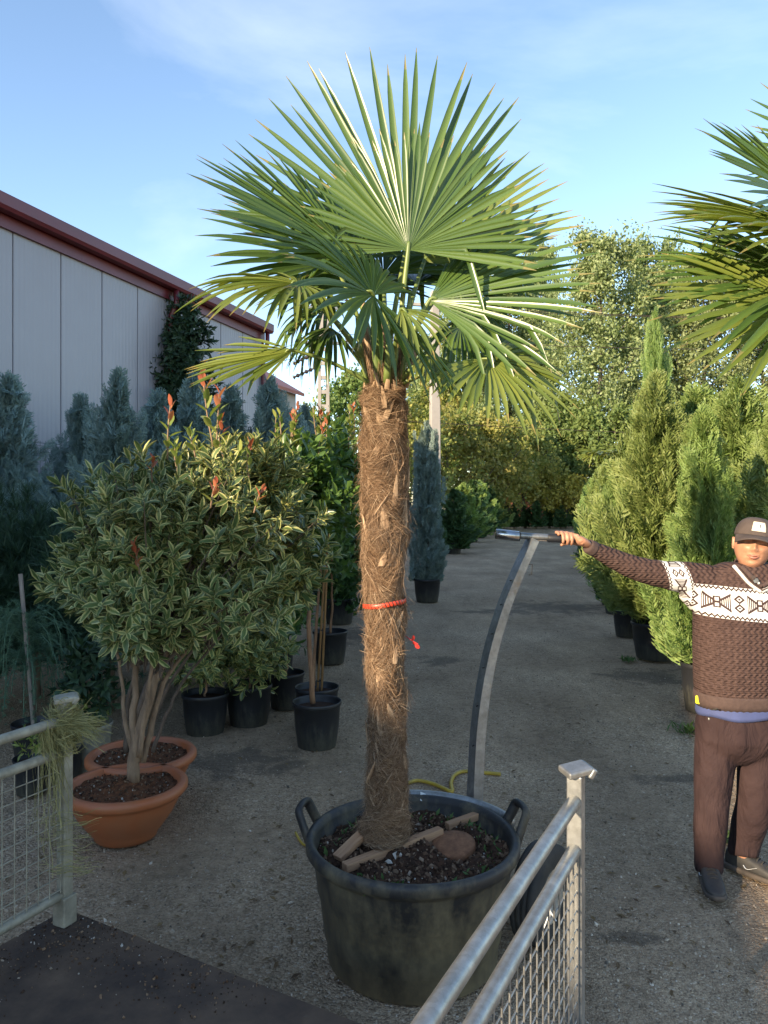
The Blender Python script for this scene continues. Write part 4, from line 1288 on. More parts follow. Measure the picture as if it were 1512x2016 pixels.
g.add(np.stack([XX, YY, soil_z(XX, YY) + rng.normal(0, .0035, XX.shape)], -1), np.stack([A([[q * 64 + w for w in range(64)] for q in range(k - 1)]), A([[(q + 1) * 64 + w for w in range(64)] for q in range(k - 1)]), A([[(q + 1) * 64 + (w + 1) % 64 for w in range(64)] for q in range(k - 1)]), A([[q * 64 + (w + 1) % 64 for w in range(64)] for q in range(k - 1)])], -1).reshape(-1, 4))
g.build('soil', M['soil'], tub, True)
g = Geo(); n = 2600
r = np.sqrt(rng.random(n)) * .375; a = rng.uniform(0, 6.28, n); x_, y_ = r * np.cos(a), r * np.sin(a)
scatter_chips(g, x_, y_, soil_z(x_, y_) + .003, rng.lognormal(math.log(.006), .5, n).clip(.002, .018))
tag(g.build('soil_crumbs', M['bits'], tub), kind='stuff')
g = Geo(); n = 150
r = rng.uniform(.28, .375, n); a = rng.uniform(0, 6.28, n); x_, y_ = r * np.cos(a), r * np.sin(a)
d = rdirs(n); d[:, 2] = np.abs(d[:, 2]) + .2
g.inst(LEAF_S[0], LEAF_S[1], frames(d, rdirs(n)), np.stack([x_, y_, soil_z(x_, y_)], -1), rng.uniform(.015, .045, n))
tag(g.build('sprouts', M['grass'], tub), kind='stuff')

# trunk
cl = [(758, 1650, .092), (760, 1610, .086), (762, 1560, .076), (763, 1480, .070), (762, 1400, .068), (760, 1300, .070), (757, 1200, .072), (756, 1100, .080), (757, 1000, .088), (757, 920, .088), (756, 840, .086), (756, 790, .082), (758, 755, .072), (762, 715, .055)]
cpath = spline([pp(x, y) for x, y, r in cl], 90)
crad = np.interp(np.linspace(0, len(cl) - 1, 90), np.arange(len(cl)), [r for x, y, r in cl])
crad *= 1 + 0.045 * np.sin(np.linspace(0, 46, 90)) + rng.normal(0, .012, 90)
g = Geo(); g.tube(cpath, crad * .93, 40)
V_ = g.V[0].reshape(90, 40, 3); V_ += (V_ - cpath[:, None]) * rng.normal(0, .035, (90, 40, 1))
trunk = g.build('trunk', M['palm_core'], palm, True)


def on_trunk(u, a, off):
    """u in 0..1 up the trunk, angle a, distance off the surface"""
    i = np.clip(u * 88, 0, 88.999); k0 = i.astype(int); f = i - k0
    c = cpath[k0] * (1 - f)[:, None] + cpath[k0 + 1] * f[:, None]
    r = crad[k0] * (1 - f) + crad[k0 + 1] * f
    lumps = .010 * np.maximum(0, np.sin(a * 2 + u * 31) * np.sin(u * 70 + 1.3 * a)) + .008 * np.maximum(0, np.sin(3 * a - 52 * u))
    return c + np.stack([np.cos(a), np.sin(a), np.zeros_like(a)], -1) * (r + off + lumps * (off > -.002) - .004)[:, None]


# fibre: thin curling ribbons hugging the trunk
n = 44000
u0 = rng.random(n) * .93; a0 = rng.uniform(0, 6.28, n)
slope = .75 * np.sin(7 * u0 * 6.28 + 2 * a0) + .5 * np.sin(3 * a0 - 23 * u0) + rng.normal(0, .4, n); ln = rng.uniform(.025, .115, n)
sgn = rng.choice([-1, 1], n); lift = np.abs(rng.normal(0, .008, n)) + .001
loose = rng.random(n) < .06; lift = np.where(loose, lift + rng.uniform(.01, .04, n), lift)
K = 5; pts = []
for q in range(K):
    t = q / (K - 1)
    a = a0 + sgn * ln * t * np.cos(slope) / .09
    u = np.clip(u0 + (ln * t * np.sin(slope) - .02 * t * t) / 1.87, 0, .985)
    pts.append(on_trunk(u, a, lift * t ** 1.6 - .001 + .004 * np.sin(t * 6 + a0)))
pts = A(pts)                                     # K,n,3
wv = nrm(np.cross(pts[-1] - pts[0], rdirs(n))) * rng.uniform(.0003, .0009, n)[:, None]
taper = A([1, 1, .9, .7, .25])
V_ = np.stack([pts - wv[None] * taper[:, None, None], pts + wv[None] * taper[:, None, None]], 2)   # K,n,2,3
V_ = V_.transpose(1, 0, 2, 3).reshape(n, K * 2, 3)
F_ = A([[2 * q, 2 * q + 1, 2 * q + 3, 2 * q + 2] for q in range(K - 1)])
g = Geo(); g.add(V_, (F_[None] + (np.arange(n) * K * 2)[:, None, None]).reshape(-1, 4))
# hanging roots / fringe at the foot
tag(g.build('fibre', M['fibre'], trunk), kind='stuff')
# old leaf bases, cut short, showing through the fibre
for k in range(110):
    u = .06 + .9 * (k / 110) ** .8 + rng.normal(0, .008); a = k * 2.399 + rng.normal(0, .2)
    p = on_trunk(A([u]), A([a]), A([rng.uniform(-.006, .006)]))[0]
    o_ = A([math.cos(a), math.sin(a), 0]); s_ = A([-math.sin(a), math.cos(a), 0])
    l_ = rng.uniform(.05, .13); w_ = rng.uniform(.012, .026); tl = rng.normal(0, .35)
    d_ = nrm(A([0, 0, 1.0]) + s_ * tl + o_ * rng.uniform(-.05, .12))
    pts = p + d_ * np.linspace(-.3, .7, 5)[:, None] * l_
    g = Geo(); g.tube(pts, w_ * A([.8, 1.0, .85, .6, .2]) * rng.uniform(.45, .85), 6, flat=.3, twist=0)
    V_ = g.V[0].reshape(5, 6, 3); c_ = pts[:, None]
    r_ = V_ - c_; V_[:] = c_ + s_ * (r_ @ s_)[..., None] + o_ * (r_ @ o_)[..., None] * .45 + d_ * (r_ @ d_)[..., None]
    # widen across the trunk
    V_[:] = c_ + (V_ - c_) + s_ * ((V_ - c_) @ s_)[..., None] * .2
    g.build('leaf_base', M['stub'], trunk)


def fan(hub, tip, nh, span, n, root=None, droop=.12, cup=.12, sub=True, mat='palm_leaf', bend=0.15, lenvar=.22, wmax=.0175, asym=0.0, parent=None, origin=A([0., 0, 0])):
    """one fan leaf: petiole (part) with its folded leaflets (sub-parts)"""
    hub, tip = A(hub), A(tip)
    axis = tip - hub; R = np.linalg.norm(axis); axis = axis / R
    nz = A(nh, dtype=float); nz = nrm(nz - nz @ axis * axis)
    side = np.cross(axis, nz)
    gp_ = Geo()
    if root is not None:
        r0 = A(root)
        mid = (r0 * .5 + hub * .5) + A([0, 0, .05 * np.linalg.norm(hub - r0)])
        end = hub + axis * .035
        gp_.tube(spline([r0, mid, hub, end], 14), np.concatenate([np.linspace(.013, .0075, 12), [.006, .003]]), 7, flat=.7)
    else:
        gp_.tube([hub - axis * .2, hub], .007, 6)
    frond = gp_.build('frond', M['petiole'], parent or palm, True)
    span = math.radians(span); dth = span / n
    K = 9; ts = A([.015, .12, .26, .42, .56, .70, .83, .93, 1.0])
    allg = Geo()
    for i in range(n):
        th = -span / 2 + dth * (i + .5) + rng.normal(0, dth * .13)
        dirv = math.cos(th) * axis + math.sin(th) * side
        ls = (1 - lenvar * (abs(th) / (span / 2)) ** 1.6) * rng.uniform(.88, 1.06) * (1 + asym * th)
        Ri = R * ls
        perp = -math.sin(th) * axis + math.cos(th) * side
        P_ = hub + dirv * (Ri * ts)[:, None]
        P_ = P_ + nz * (cup * R * (abs(math.sin(th / 1.6)) ** 2) * ts)[:, None]
        dr = droop * rng.uniform(.7, 1.4)
        P_[:, 2] -= dr * Ri * ts ** 2.6
        if rng.random() < bend:                      # a snapped, hanging leaflet
            tb = rng.uniform(.42, .72)
            ex = np.maximum(ts - tb, 0) * Ri
            kk = rng.uniform(.55, .95)
            P_ = P_ - dirv * (ex * kk * .8)[:, None]; P_[:, 2] -= ex * kk
        P_ += perp * (rng.normal(0, .026) * Ri * ts ** 2)[:, None] + nz * (rng.normal(0, .03) * Ri * ts ** 2)[:, None]
        w_ = np.minimum(Ri * ts * dth * .56, wmax * (R / .6) ** .3) * np.interp(ts, [0, .45, .8, 1], [1, 1, .66, .05])
        fold = .85 * np.interp(ts, [0, .4, 1], [1.0, .8, .9])
        tl = nrm(np.gradient(P_, axis=0))
        pv = nrm(perp - (tl @ perp)[:, None] * tl)
        nv = np.cross(pv, tl); nv *= np.sign(nv @ nz + 1e-6)[:, None]
        Vv = np.stack([P_ - pv * w_[:, None] + nv * (fold * w_)[:, None], P_, P_ + pv * w_[:, None] + nv * (fold * w_)[:, None]], 1).reshape(-1, 3)
        Uv = np.stack([np.tile(A([0., .5, 1.]), K), np.repeat(ts, 3)], -1)
        F_ = A([[q * 3 + c, q * 3 + c + 1, q * 3 + c + 4, q * 3 + c + 3] for q in range(K - 1) for c in (0, 1)])
        if sub:
            gl_ = Geo(); gl_.add(Vv, F_, 0, Uv); gl_.build('leaflet', M[mat], frond, True)
        else:
            allg.add(Vv, F_, 0, Uv)
    if not sub:
        tag(allg.build('blade', M[mat], frond, True), kind='stuff')
    return frond


def rt(a, z=735, r=.05):
    c = pp(759, z)
    return c + A([math.cos(a) * r, math.sin(a) * r, 0])


fan(pp(800, 486, .20), pp(662, 108, .26), (0.0, -1, .12), 128, 24, rt(1.6), .01, .06, True, bend=.0, lenvar=.16, wmax=.0165)
fan(pp(804, 492, -.06), pp(820, 238, -.02), (-.05, -1, .30), 205, 44, rt(-.6), .03, .14, True, bend=.03, lenvar=.16, asym=.06)
fan(pp(695, 502, -.02), pp(402, 292, -.12), (.40, -.60, .70), 170, 44, rt(2.9), .02, .12, True, bend=.02, lenvar=.32)
fan(pp(735, 582, -.26), pp(545, 448, -.52), (.20, -.72, .66), 290, 46, rt(-1.9), .16, .14, True, bend=.04, lenvar=.14, asym=-.06)
fan(pp(590, 560, -.12), pp(352, 535, -.28), (.05, -.42, .90), 215, 34, rt(3.0), .24, .08, True, 'palm_leaf2', bend=.16)
fan(pp(578, 690, -.10), pp(360, 738, -.18), (-.10, -.50, .86), 130, 24, rt(3.5, 760), .02, .10, True, 'palm_leaf2', bend=.10)
fan(pp(845, 592, -.02), pp(1190, 506, -.16), (-.10, -.80, .50), 125, 34, rt(.3), .06, .10, True, bend=.20)
fan(pp(960, 706, -.16), pp(1118, 800, -.34), (.25, -.70, .62), 215, 32, rt(-.3, 760), .16, .05, True, 'palm_leaf2', bend=.05, lenvar=.15)
# fronds behind: joined blades
fan(pp(660, 520, .35), pp(520, 320, .50), (.3, -.8, .5), 200, 34, rt(2.4), .08, .12, False, bend=.05)
fan(pp(835, 515, .25), pp(1098, 318, .22), (-.15, -1, .35), 110, 22, rt(.8), .03, .08, False, 'palm_leaf2', bend=.02, wmax=.016)
fan(pp(880, 560, .45), pp(1040, 470, .60), (-.3, -.8, .5), 200, 28, rt(.8), .10, .12, False, bend=.08)
fan(pp(755, 540, .50), pp(690, 360, .80), (0, -.8, .6), 220, 34, rt(1.5), .10, .12, False)
fan(pp(930, 610, .22), pp(1035, 640, .20), (.30, -.60, .72), 260, 34, rt(.5), .85, .05, False, bend=.35)
fan(pp(905, 645, .10), pp(1010, 690, .05), (.45, -.60, .60), 250, 30, rt(.1, 750), .55, .05, False, bend=.25)
fan(pp(640, 610, .25), pp(540, 600, .35), (-.2, -.5, .85), 240, 30, rt(2.7), .60, .05, False, bend=.3)
fan(pp(655, 650, .05), pp(560, 660, -.02), (-.1, -.5, .85), 200, 22, rt(3.2, 750), .70, .05, False, bend=.3)
fan(pp(845, 700, -.10), pp(900, 745, -.20), (.3, -.5, .8), 160, 16, rt(-.2, 755), .45, .05, False, 'palm_leaf2', bend=.2)
fan(pp(790, 610, -.24), pp(870, 655, -.36), (.3, -.8, .5), 120, 14, rt(-1.0), .35, .05, False, 'palm_leaf2', bend=.1, wmax=.024)
fan(pp(820, 560, .45), pp(900, 500, .85), (0, -.4, .9), 220, 30, rt(1.1), .2, .1, False)
fan(pp(700, 575, .42), pp(610, 520, .8), (0, -.4, .9), 220, 30, rt(2.0), .2, .1, False)
# upright petiole stubs and young spears in the heart
for k in range(16):
    a = k * 2.4; c = rt(a, 762 - k * 1.5, .075 - k * .002)
    top = c + A([math.cos(a) * .05, math.sin(a) * .05, rng.uniform(.12, .34)])
    g = Geo(); g.tube(spline([c, (c + top) / 2 + A([math.cos(a), math.sin(a), 0]) * .01, top], 7), np.linspace(.017, .006, 7), 6, flat=.6); g.build('petiole', M['petiole'] if k % 3 else M['stub'], palm, True)
n = 900
a = rng.uniform(0, 6.28, n); z_ = rng.uniform(0, 1, n)
g = Geo(); c = pp(760, 760)
b_ = c + np.stack([np.cos(a) * .075, np.sin(a) * .075, z_ * .1], -1) * A([1, 1, 1])
d = nrm(np.stack([np.cos(a) * .05, np.sin(a) * .05, np.ones(n)], -1) + .22 * rdirs(n))
g.inst(A([[-.006, 0, 0], [.006, 0, 0], [0, 1, .06]]), A([[0, 1, 2]]), frames(d, rdirs(n)), b_, rng.uniform(.06, .20, n))
tag(g.build('crown_fibre', M['fibre'], palm), kind='stuff')

# things lying in the tub
def batten(p0, p1, w, h, lab):
    p0, p1 = A(p0), A(p1); l_ = np.linalg.norm(p1 - p0); d_ = (p1 - p0) / l_
    g = Geo(); g.box((0, 0, 0), (l_, w, h))
    o = bevel(g.build('wooden_batten', M['batten'], loc=(p0 + p1) / 2), .003)
    o.rotation_euler = Vector(d_).to_track_quat('X', 'Z').to_euler()
    tag(o, lab, 'batten')


sz0 = soil_z


def sp(px, py, up=.012):
    """pixel of a point lying on the tub's soil"""
    d_ = 2.9
    for _ in range(6):
        p = P(px, py, d_); zz = soil_z(p[0] - pb[0], p[1] - pb[1]) + up
        d_ = (CAM_H - zz) * FPX / (py - HZ)
    return P(px, py, d_)


batten(sp(678, 1708, .03), sp(868, 1636, .035), .038, .032, 'long pale wooden batten lying across the soil in the black tub')
batten(sp(880, 1627, .02), sp(950, 1602, .03), .034, .030, 'short wooden batten half buried behind the round coir slab')
batten(sp(664, 1690, .02), sp(722, 1634, .05), .050, .022, 'wide wooden offcut leaning on the palm foot at the tub rim')
p = sp(893, 1661, .03)
g = Geo(); g.lathe([(0, -.04), (.080, -.038), (.088, -.025), (.088, -.002), (.082, .006), (.05, .010), (0, .011)], 40, wob=.03)
o = g.build('coir_disc', M['disc'], loc=p, smooth=True); o.rotation_euler = (.16, -.10, .3)
tag(o, 'round brown coir slab lying on the soil in the tub', 'disc')
p = sp(833, 1574, .03)
g = Geo(); g.box((0, 0, 0), (.030, .003, .045)); o = g.build('plant_tag', M['label'], loc=p + A([0, 0, .01])); o.rotation_euler = (-.9, .5, .3); tag(o, 'small white plant tag stuck in the soil behind the trunk', 'tag')

# red striped tape round the trunk
up_ = pp(757, 1190)
k_ = int(np.argmin(np.abs(cpath[:, 2] - up_[2])))
c_ = cpath[k_]; r_ = crad[k_] + .012
a = np.linspace(0, 2 * np.pi, 48, endpoint=False)
V_ = []
for rr_, zz in ((r_, -.009), (r_ + .002, -.006), (r_ + .002, .006), (r_, .009)):
    V_.append(np.stack([rr_ * np.cos(a), rr_ * np.sin(a), zz + .012 * np.cos(a) + .001 * np.sin(4 * a)], -1))
g = Geo(); i, j = np.meshgrid(np.arange(3), np.arange(48), indexing='ij')
g.add(A(V_), np.stack([i * 48 + j, i * 48 + (j + 1) % 48, (i + 1) * 48 + (j + 1) % 48, (i + 1) * 48 + j], -1).reshape(-1, 4))
tag(g.build('marking_tape', M['tape'], loc=c_ + pb, smooth=True), 'red and black striped tape tied round the palm trunk', 'tape')
g = Geo()
c0 = pp(806, 1258, -.02)
for (x_, z_) in ((0, 0), (.012, -.008), (.022, -.02), (.034, -.024)):
    d_ = rdirs(1); g.inst(LEAF[0] * A([1.6, 1, 1]), LEAF[1], frames(d_, rdirs(1)), (c0 + A([x_, 0, z_]))[None], A([.026]))
g.tube([pp(798, 1252), c0, c0 + A([.034, 0, -.02])], .002, 4)
tag(g.build('red_tag', M['red_plastic'], loc=pb), 'scrap of red plastic ribbon caught on the palm trunk fibre', 'tag')

# second palm, mostly outside the frame on the right
p2 = A([3.35, 5.0, 0])
palm2 = thing('fan_palm', 'second fan palm with yellow-green fronds reaching in above the man', 'palm tree', p2)
add_pot(palm2, .40, .48)
g = Geo(); zz = np.linspace(.4, 2.95, 30); g.tube(np.stack([.02 * np.sin(zz * 2), .02 * np.cos(zz), zz], -1), .09 + .006 * np.sin(zz * 40), 20); g.build('trunk', M['palm_core'], palm2, True)


def p2p(px, py, d): return P(px, py, d) - p2


c2 = A([0, 0, 2.95])
for (hx, hy, hd, tx_, ty_, td, nh, sp_, n_, dr, mt) in (
        (1600, 400, 4.7, 1395, 300, 4.3, (.3, -.75, .55), 190, 36, .05, 'palm_leaf'),
        (1630, 470, 4.6, 1345, 405, 4.1, (.2, -.55, .80), 170, 34, .10, 'palm_leaf2'),
        (1600, 560, 4.5, 1332, 600, 4.0, (.2, -.65, .70), 200, 40, .10, 'palm_leaf'),
        (1580, 600, 4.3, 1350, 690, 3.9, (.1, -.75, .60), 170, 34, .08, 'palm_leaf2'),
        (1560, 470, 4.4, 1420, 395, 3.9, (.1, -.5, .85), 160, 26, .12, 'palm_leaf2'),
        (1700, 330, 5.1, 1560, 120, 5.2, (.0, -1, .2), 200, 34, .03, 'palm_leaf'),
        (1850, 430, 4.9, 2080, 330, 4.8, (.0, -.6, .8), 200, 30, .1, 'palm_leaf'),
        (1850, 560, 4.9, 2080, 640, 4.8, (.0, -.6, .8), 200, 30, .2, 'palm_leaf2'),
        (1780, 400, 5.5, 1900, 300, 6.0, (.0, -.6, .8), 200, 30, .1, 'palm_leaf'),
        (1680, 520, 5.6, 1500, 460, 6.1, (.0, -.6, .8), 200, 30, .1, 'palm_leaf')):
    fan(p2p(hx, hy, hd), p2p(tx_, ty_, td), nh, sp_, n_, c2 + A([0, 0, rng.uniform(-.2, .1)]), dr, .08, False, mt, bend=.05, parent=palm2, wmax=.022)
# small far palm on the right of the lane
p3 = P(1196, 905, 21); p3z = p3[2]; p3[2] = 0
palm3 = thing('fan_palm', 'small yellow-green fan palm peeking out between the far cypresses', 'palm tree', p3)
g = Geo(); g.tube([(0, 0, 0), (0, 0, 1.4), (0, 0, p3z - .1)], .1, 10); g.build('trunk', M['palm_core'], palm3, True)
for k in range(7):
    a = -2.9 + k * .85; hub = A([math.cos(a) * .25, math.sin(a) * .25, p3z + .15]); tp = hub + A([math.cos(a) * .7, math.sin(a) * .7, .22 - .12 * (k % 2)])
    fan(hub, tp, (0, -.3, .9), 190, 22, A([0, 0, p3z - .1]), .2, .1, False, 'palm_leaf2', parent=palm3, wmax=.03)

# ---------------------------------------------------------------- palm trolley behind the tub
tr0 = A([0.46, 3.52, 0])
tro = thing('pot_trolley', 'galvanised pot trolley with curved lever behind the big tub', 'trolley', tr0)


def tp_(px, py, d): return P(px, py, d) - tr0


lev = spline([tp_(934, 1600, 3.5), tp_(936, 1540, 3.5), tp_(943, 1420, 3.51), tp_(962, 1300, 3.53), tp_(990, 1200, 3.55), tp_(1020, 1125, 3.57), tp_(1049, 1062, 3.60)], 30)
g = Geo()
wv_ = np.linspace(.036, .027, 30)
T_ = nrm(np.gradient(lev, axis=0)); Nn = nrm(np.cross(T_, A([0.5, 1., 0]))); Bb = np.cross(Nn, T_)
# open channel profile turned so that two faces show
prof = [(-1, -.7), (1, -.7), (1, .7), (.82, .7), (.82, -.5), (-.82, -.5), (-.82, .7), (-1, .7)]
ca, sa = math.cos(.75), math.sin(.75)
Vv = A([[lev[q] + wv_[q] * ((a_ * ca - b_ * sa) * Nn[q] + (a_ * sa + b_ * ca) * Bb[q]) for a_, b_ in prof] for q in range(30)])
i, j = np.meshgrid(np.arange(29), np.arange(8), indexing='ij')
g.add(Vv, np.stack([i * 8 + j, (i + 1) * 8 + j, (i + 1) * 8 + (j + 1) % 8, i * 8 + (j + 1) % 8], -1).reshape(-1, 4))
g.F.append((A([[0, 1, 2, 3, 4, 5, 6, 7]]) + 29 * 8, 0))
lever = g.build('lever', M['galv'], tro)
for q in (8, 11, 14, 17, 20, 23):
    g = Geo(); o_ = lev[q] + A([-.022, -.03, 0]); g.tube([o_ + A([.004, .006, 0]), o_ - A([.004, .006, 0])], .003, 8); g.build('bolt', M['rubber'], lever, True)
hA, hB, hL, hR = tp_(1022, 1056, 3.60), tp_(1078, 1059, 3.60), tp_(976, 1051, 3.60), tp_(1128, 1061, 3.60)
g = Geo(); g.tube([tp_(985, 1052, 3.6), tp_(1120, 1060.5, 3.6)], .0155, 16); g.build('handle_bar', M['galv'], tro, True)
g = Geo(); g.tube([hL, hL + (hA - hL) * .02, hL + (hA - hL) * .97, hA], [.021, .0245, .0245, .021], 18); g.build('grip', M['chrome'], tro, True)
g = Geo(); g.tube([hA + (hA - hL) * -.05, hA + (hB - hA) * .02], .0235, 18); g.build('collar', M['rubber'], tro, True)
g = Geo(); g.tube([hB, hB + (hR - hB) * .03, hB + (hR - hB) * .97, hR], [.018, .0205, .0205, .017], 18); g.build('grip', M['grip'], tro, True)
pc = tp_(1036, 1111, 3.57)
g = Geo(); g.tube([pc, pc + A([.028, 0, 0]), pc + A([.026, 0, -.048]), pc + A([.012, 0, -.05])], .0022, 5); g.build('pin_clip', M['rubber'], tro)
# axle, arms and clamp round the tub's back
wc = P(1066, 1733, 3.13) - tr0; wc[2] = 0.198
ax_ = nrm(A([.80, -.60, 0])); wc2 = wc - ax_ * .62
g = Geo(); g.tube([wc2, wc], .014, 10); g.build('axle', M['galv'], tro, True)
g = Geo(); g.tube(spline([lev[0], lev[0] + A([-.01, .02, -.12]), (wc + wc2) / 2 + A([0, 0, .01])], 8), .03, 4, square=True); g.build('stem', M['galv'], tro)
pts = []
cc = pb - tr0
for a in np.linspace(math.radians(20), math.radians(112), 22): pts.append(cc + A([math.cos(a) * .452, math.sin(a) * .452, .452]))
g = Geo(); g.tube(pts, .016, 6, flat=2.0); g.build('clamp', M['galv'], tro, True)
g = Geo(); g.tube([lev[1], pts[8]], .022, 4, square=True); g.build('bracket', M['galv'], tro)
for w_ in (wc, wc2):
    R_ = frames(ax_[None], A([[0, 0, 1.0]]))[0]            # columns: x, axis, z

    def ring(prof_, mat, parent, name, nn=40):
        gg = Geo()
        a = np.linspace(0, 2 * np.pi, nn, endpoint=False)
        V_ = A([[w_ + R_ @ A([r_ * math.cos(q), y_, r_ * math.sin(q)]) for q in a] for r_, y_ in prof_])
        k = len(prof_); i, j = np.meshgrid(np.arange(k - 1), np.arange(nn), indexing='ij')
        gg.add(V_, np.stack([i * nn + j, i * nn + (j + 1) % nn, (i + 1) * nn + (j + 1) % nn, (i + 1) * nn + j], -1).reshape(-1, 4))
        return gg.build(name, mat, parent, True)
    hub_ = Geo(); hub_.tube([w_ - ax_ * .05, w_ + ax_ * .05], .028, 14); wheel = hub_.build('wheel', M['rim'], tro, True)
    tp_prof = [(.105, -.05), (.125, -.055), (.165, -.058), (.185, -.052)]
    for y_ in (-.036, -.012, .012, .036): tp_prof += [(.196, y_ - .009), (.198, y_), (.196, y_ + .009), (.189, y_ + .012)]
    tp_prof += [(.185, .052), (.165, .058), (.125, .055), (.105, .05), (.10, .03), (.10, -.03), (.105, -.05)]
    ring(tp_prof, M['rubber'], wheel, 'tyre', 48)
    ring([(.022, .03), (.05, .032), (.06, .012), (.085, .010), (.098, .03), (.109, .05), (.104, .052), (.094, .034), (.084, .016), (.06, .018)], M['rim'], wheel, 'rim')
    ring([(.022, -.03), (.06, -.02), (.098, -.03), (.109, -.05)], M['rim'], wheel, 'rim_back')

# yellow hose behind the tub
hp = [G(800, 1541), G(822, 1535), G(850, 1540), G(872, 1549), G(890, 1556), G(888, 1538), G(896, 1522), G(915, 1515), G(950, 1517), G(986, 1520)]
hp = spline([p + A([0, 0, .016 + gz(p[0], p[1])]) for p in hp], 60)
g = Geo(); g.tube(hp - hp[0], .012, 10); tag(g.build('garden_hose', M['hose'], loc=hp[0], smooth=True), 'yellow garden hose lying on the gravel behind the tub', 'hose')
hp = spline([p + A([0, 0, .008 + gz(p[0], p[1])]) for p in (G(582, 1640), G(588, 1652), G(596, 1664), G(606, 1668))], 14)
g = Geo(); g.tube(hp - hp[0], .006, 8); tag(g.build('cable_end', M['hose'], loc=hp[0], smooth=True), 'short yellow cord end beside the tub\'s left handle', 'cord')

# ---------------------------------------------------------------- trailer deck and its two gates
DZ = 0.20
E0, E1 = A([-1.25, 3.0]), A([0.60, 1.965])
ed = nrm(E1 - E0); en = A([ed[1], -ed[0]])
if en[1] > 0: en = -en
deck = thing('trailer_deck', 'dark dirty flat trailer deck strewn with soil in the foreground', 'trailer', (*((E0 + E1) / 2 + en * 1.2), 0))
dk0 = A([*((E0 + E1) / 2 + en * 1.2), 0])
g = Geo()
c = [A([*E0, 0]), A([*E1, 0]), A([*(E1 + en * 2.6), 0]), A([*(E0 + en * 2.6), 0])]
top = [p - dk0 + A([0, 0, DZ]) for p in c]; bot = [p - dk0 + A([0, 0, DZ - .03]) for p in c]
g.add([*bot, *top], A([[0, 1, 2, 3], [4, 7, 6, 5], [0, 4, 5, 1], [1, 5, 6, 2], [2, 6, 7, 3], [3, 7, 4, 0]]))
g.build('deck_plate', M['deck'], deck)
for u in (.06, .94):
    a_ = E0 + (E1 - E0) * u + en * .05; b_ = a_ + en * 2.5
    g = Geo(); g.tube([A([*a_, DZ - .07]) - dk0, A([*b_, DZ - .07]) - dk0], .04, 4, square=True); g.build('beam', M['galv'], deck)
    for q in (.06, .9):
        s_ = a_ + (b_ - a_) * q
        g = Geo(); g.tube([A([*s_, -.01]) - dk0, A([*s_, DZ - .1]) - dk0], .035, 4, square=True); g.build('leg', M['galv'], deck)
n = 26000
uu = rng.random(n); vv = rng.random(n) * 1.1
pxy = E0 + (E1 - E0) * uu[:, None] + en * vv[:, None]
dens = (np.sin(pxy[:, 0] * 5.1 + 1) * np.cos(pxy[:, 1] * 6.3) + np.sin(pxy[:, 0] * 2.3 - pxy[:, 1] * 3.1)) > rng.uniform(-.3, 2.1, n)
pxy = pxy[dens]; n = len(pxy)
g = Geo(); scatter_chips(g, pxy[:, 0] - dk0[0], pxy[:, 1] - dk0[1], np.full(n, DZ + .002), rng.lognormal(math.log(.0022), .55, n).clip(.001, .011))
tag(g.build('soil_crumbs', M['bits'], deck), kind='stuff')
g = Geo(); n = 700
a = rng.normal(0, .16, n); b_ = rng.normal(0, .10, n)
for cx_ in (E0 + (E1 - E0) * .86 + en * -.22,):
    X_ = cx_[0] + a; Y_ = cx_[1] + b_
    scatter_chips(g, X_, Y_, gz(X_, Y_) + .004, rng.lognormal(math.log(.005), .5, n).clip(.002, .014))
tag(g.build('spilled_soil', M['bits']), 'crumbs of soil spilled between tub and trailer deck', 'soil', kind='stuff')


def gate(name, label, base, dirv, length, mat, post_h, rails, mesh_z, thin, out=1, post_r=.021, rail_r=.0185, cap_rot=.3, capn=(0, 0, 1)):
    base = A(base); dv = A([*nrm(A(dirv)), 0])
    t = thing(name, label, 'gate', base)
    g = Geo(); g.tube([(0, 0, -.0), (0, 0, post_h - .035)], post_r, 4, square=True, twist=math.atan2(dv[1], dv[0])); bevel(g.build('post', mat, t), .003)
    g = Geo(); g.box((0, 0, 0), (.078, .060, .020)); g.box((.036, 0, -.008), (.018, .066, .03), rot=[[.8, 0, .6], [0, 1, 0], [-.6, 0, .8]])
    o = bevel(g.build('cap', mat, t, loc=(0, 0, post_h - .022)), .006, 3); o.rotation_euler = (.14, -.10, cap_rot)
    for nm, z_ in rails:
        g = Geo(); l_ = length
        g.tube([A([0, 0, z_]), dv * .12 + A([0, 0, z_]), dv * l_ * .5 + A([0, 0, z_]), dv * l_ + A([0, 0, z_])], rail_r, 14); g.build(nm, mat, t, True)
    g = Geo(); g.tube([dv * length, dv * length + A([0, 0, rails[0][1]])], post_r, 4, square=True, twist=math.atan2(dv[1], dv[0])); g.build('end_post', mat, t)
    g = Geo(); nrm_ = A([-dv[1], dv[0], 0]) * out * .012
    z0, z1 = mesh_z
    for s_ in np.arange(.03, length, .05): g.tube([dv * s_ + nrm_ + A([0, 0, z0]), dv * s_ + nrm_ + A([0, 0, z1])], .0024, 6, cap=False)
    for z_ in np.arange(z0 + .012, z1, .05): g.tube([dv * .01 + nrm_ * .75 + A([0, 0, z_]), dv * length + nrm_ * .75 + A([0, 0, z_])], .0024, 6, cap=False)
    tag(g.build('wire_mesh', mat, t, True), kind='stuff')
    g = Geo(); g.box((0, 0, .055), (.062, .062, .11), math.atan2(dv[1], dv[0])); bevel(g.build('socket', mat, t), .004)
    return t


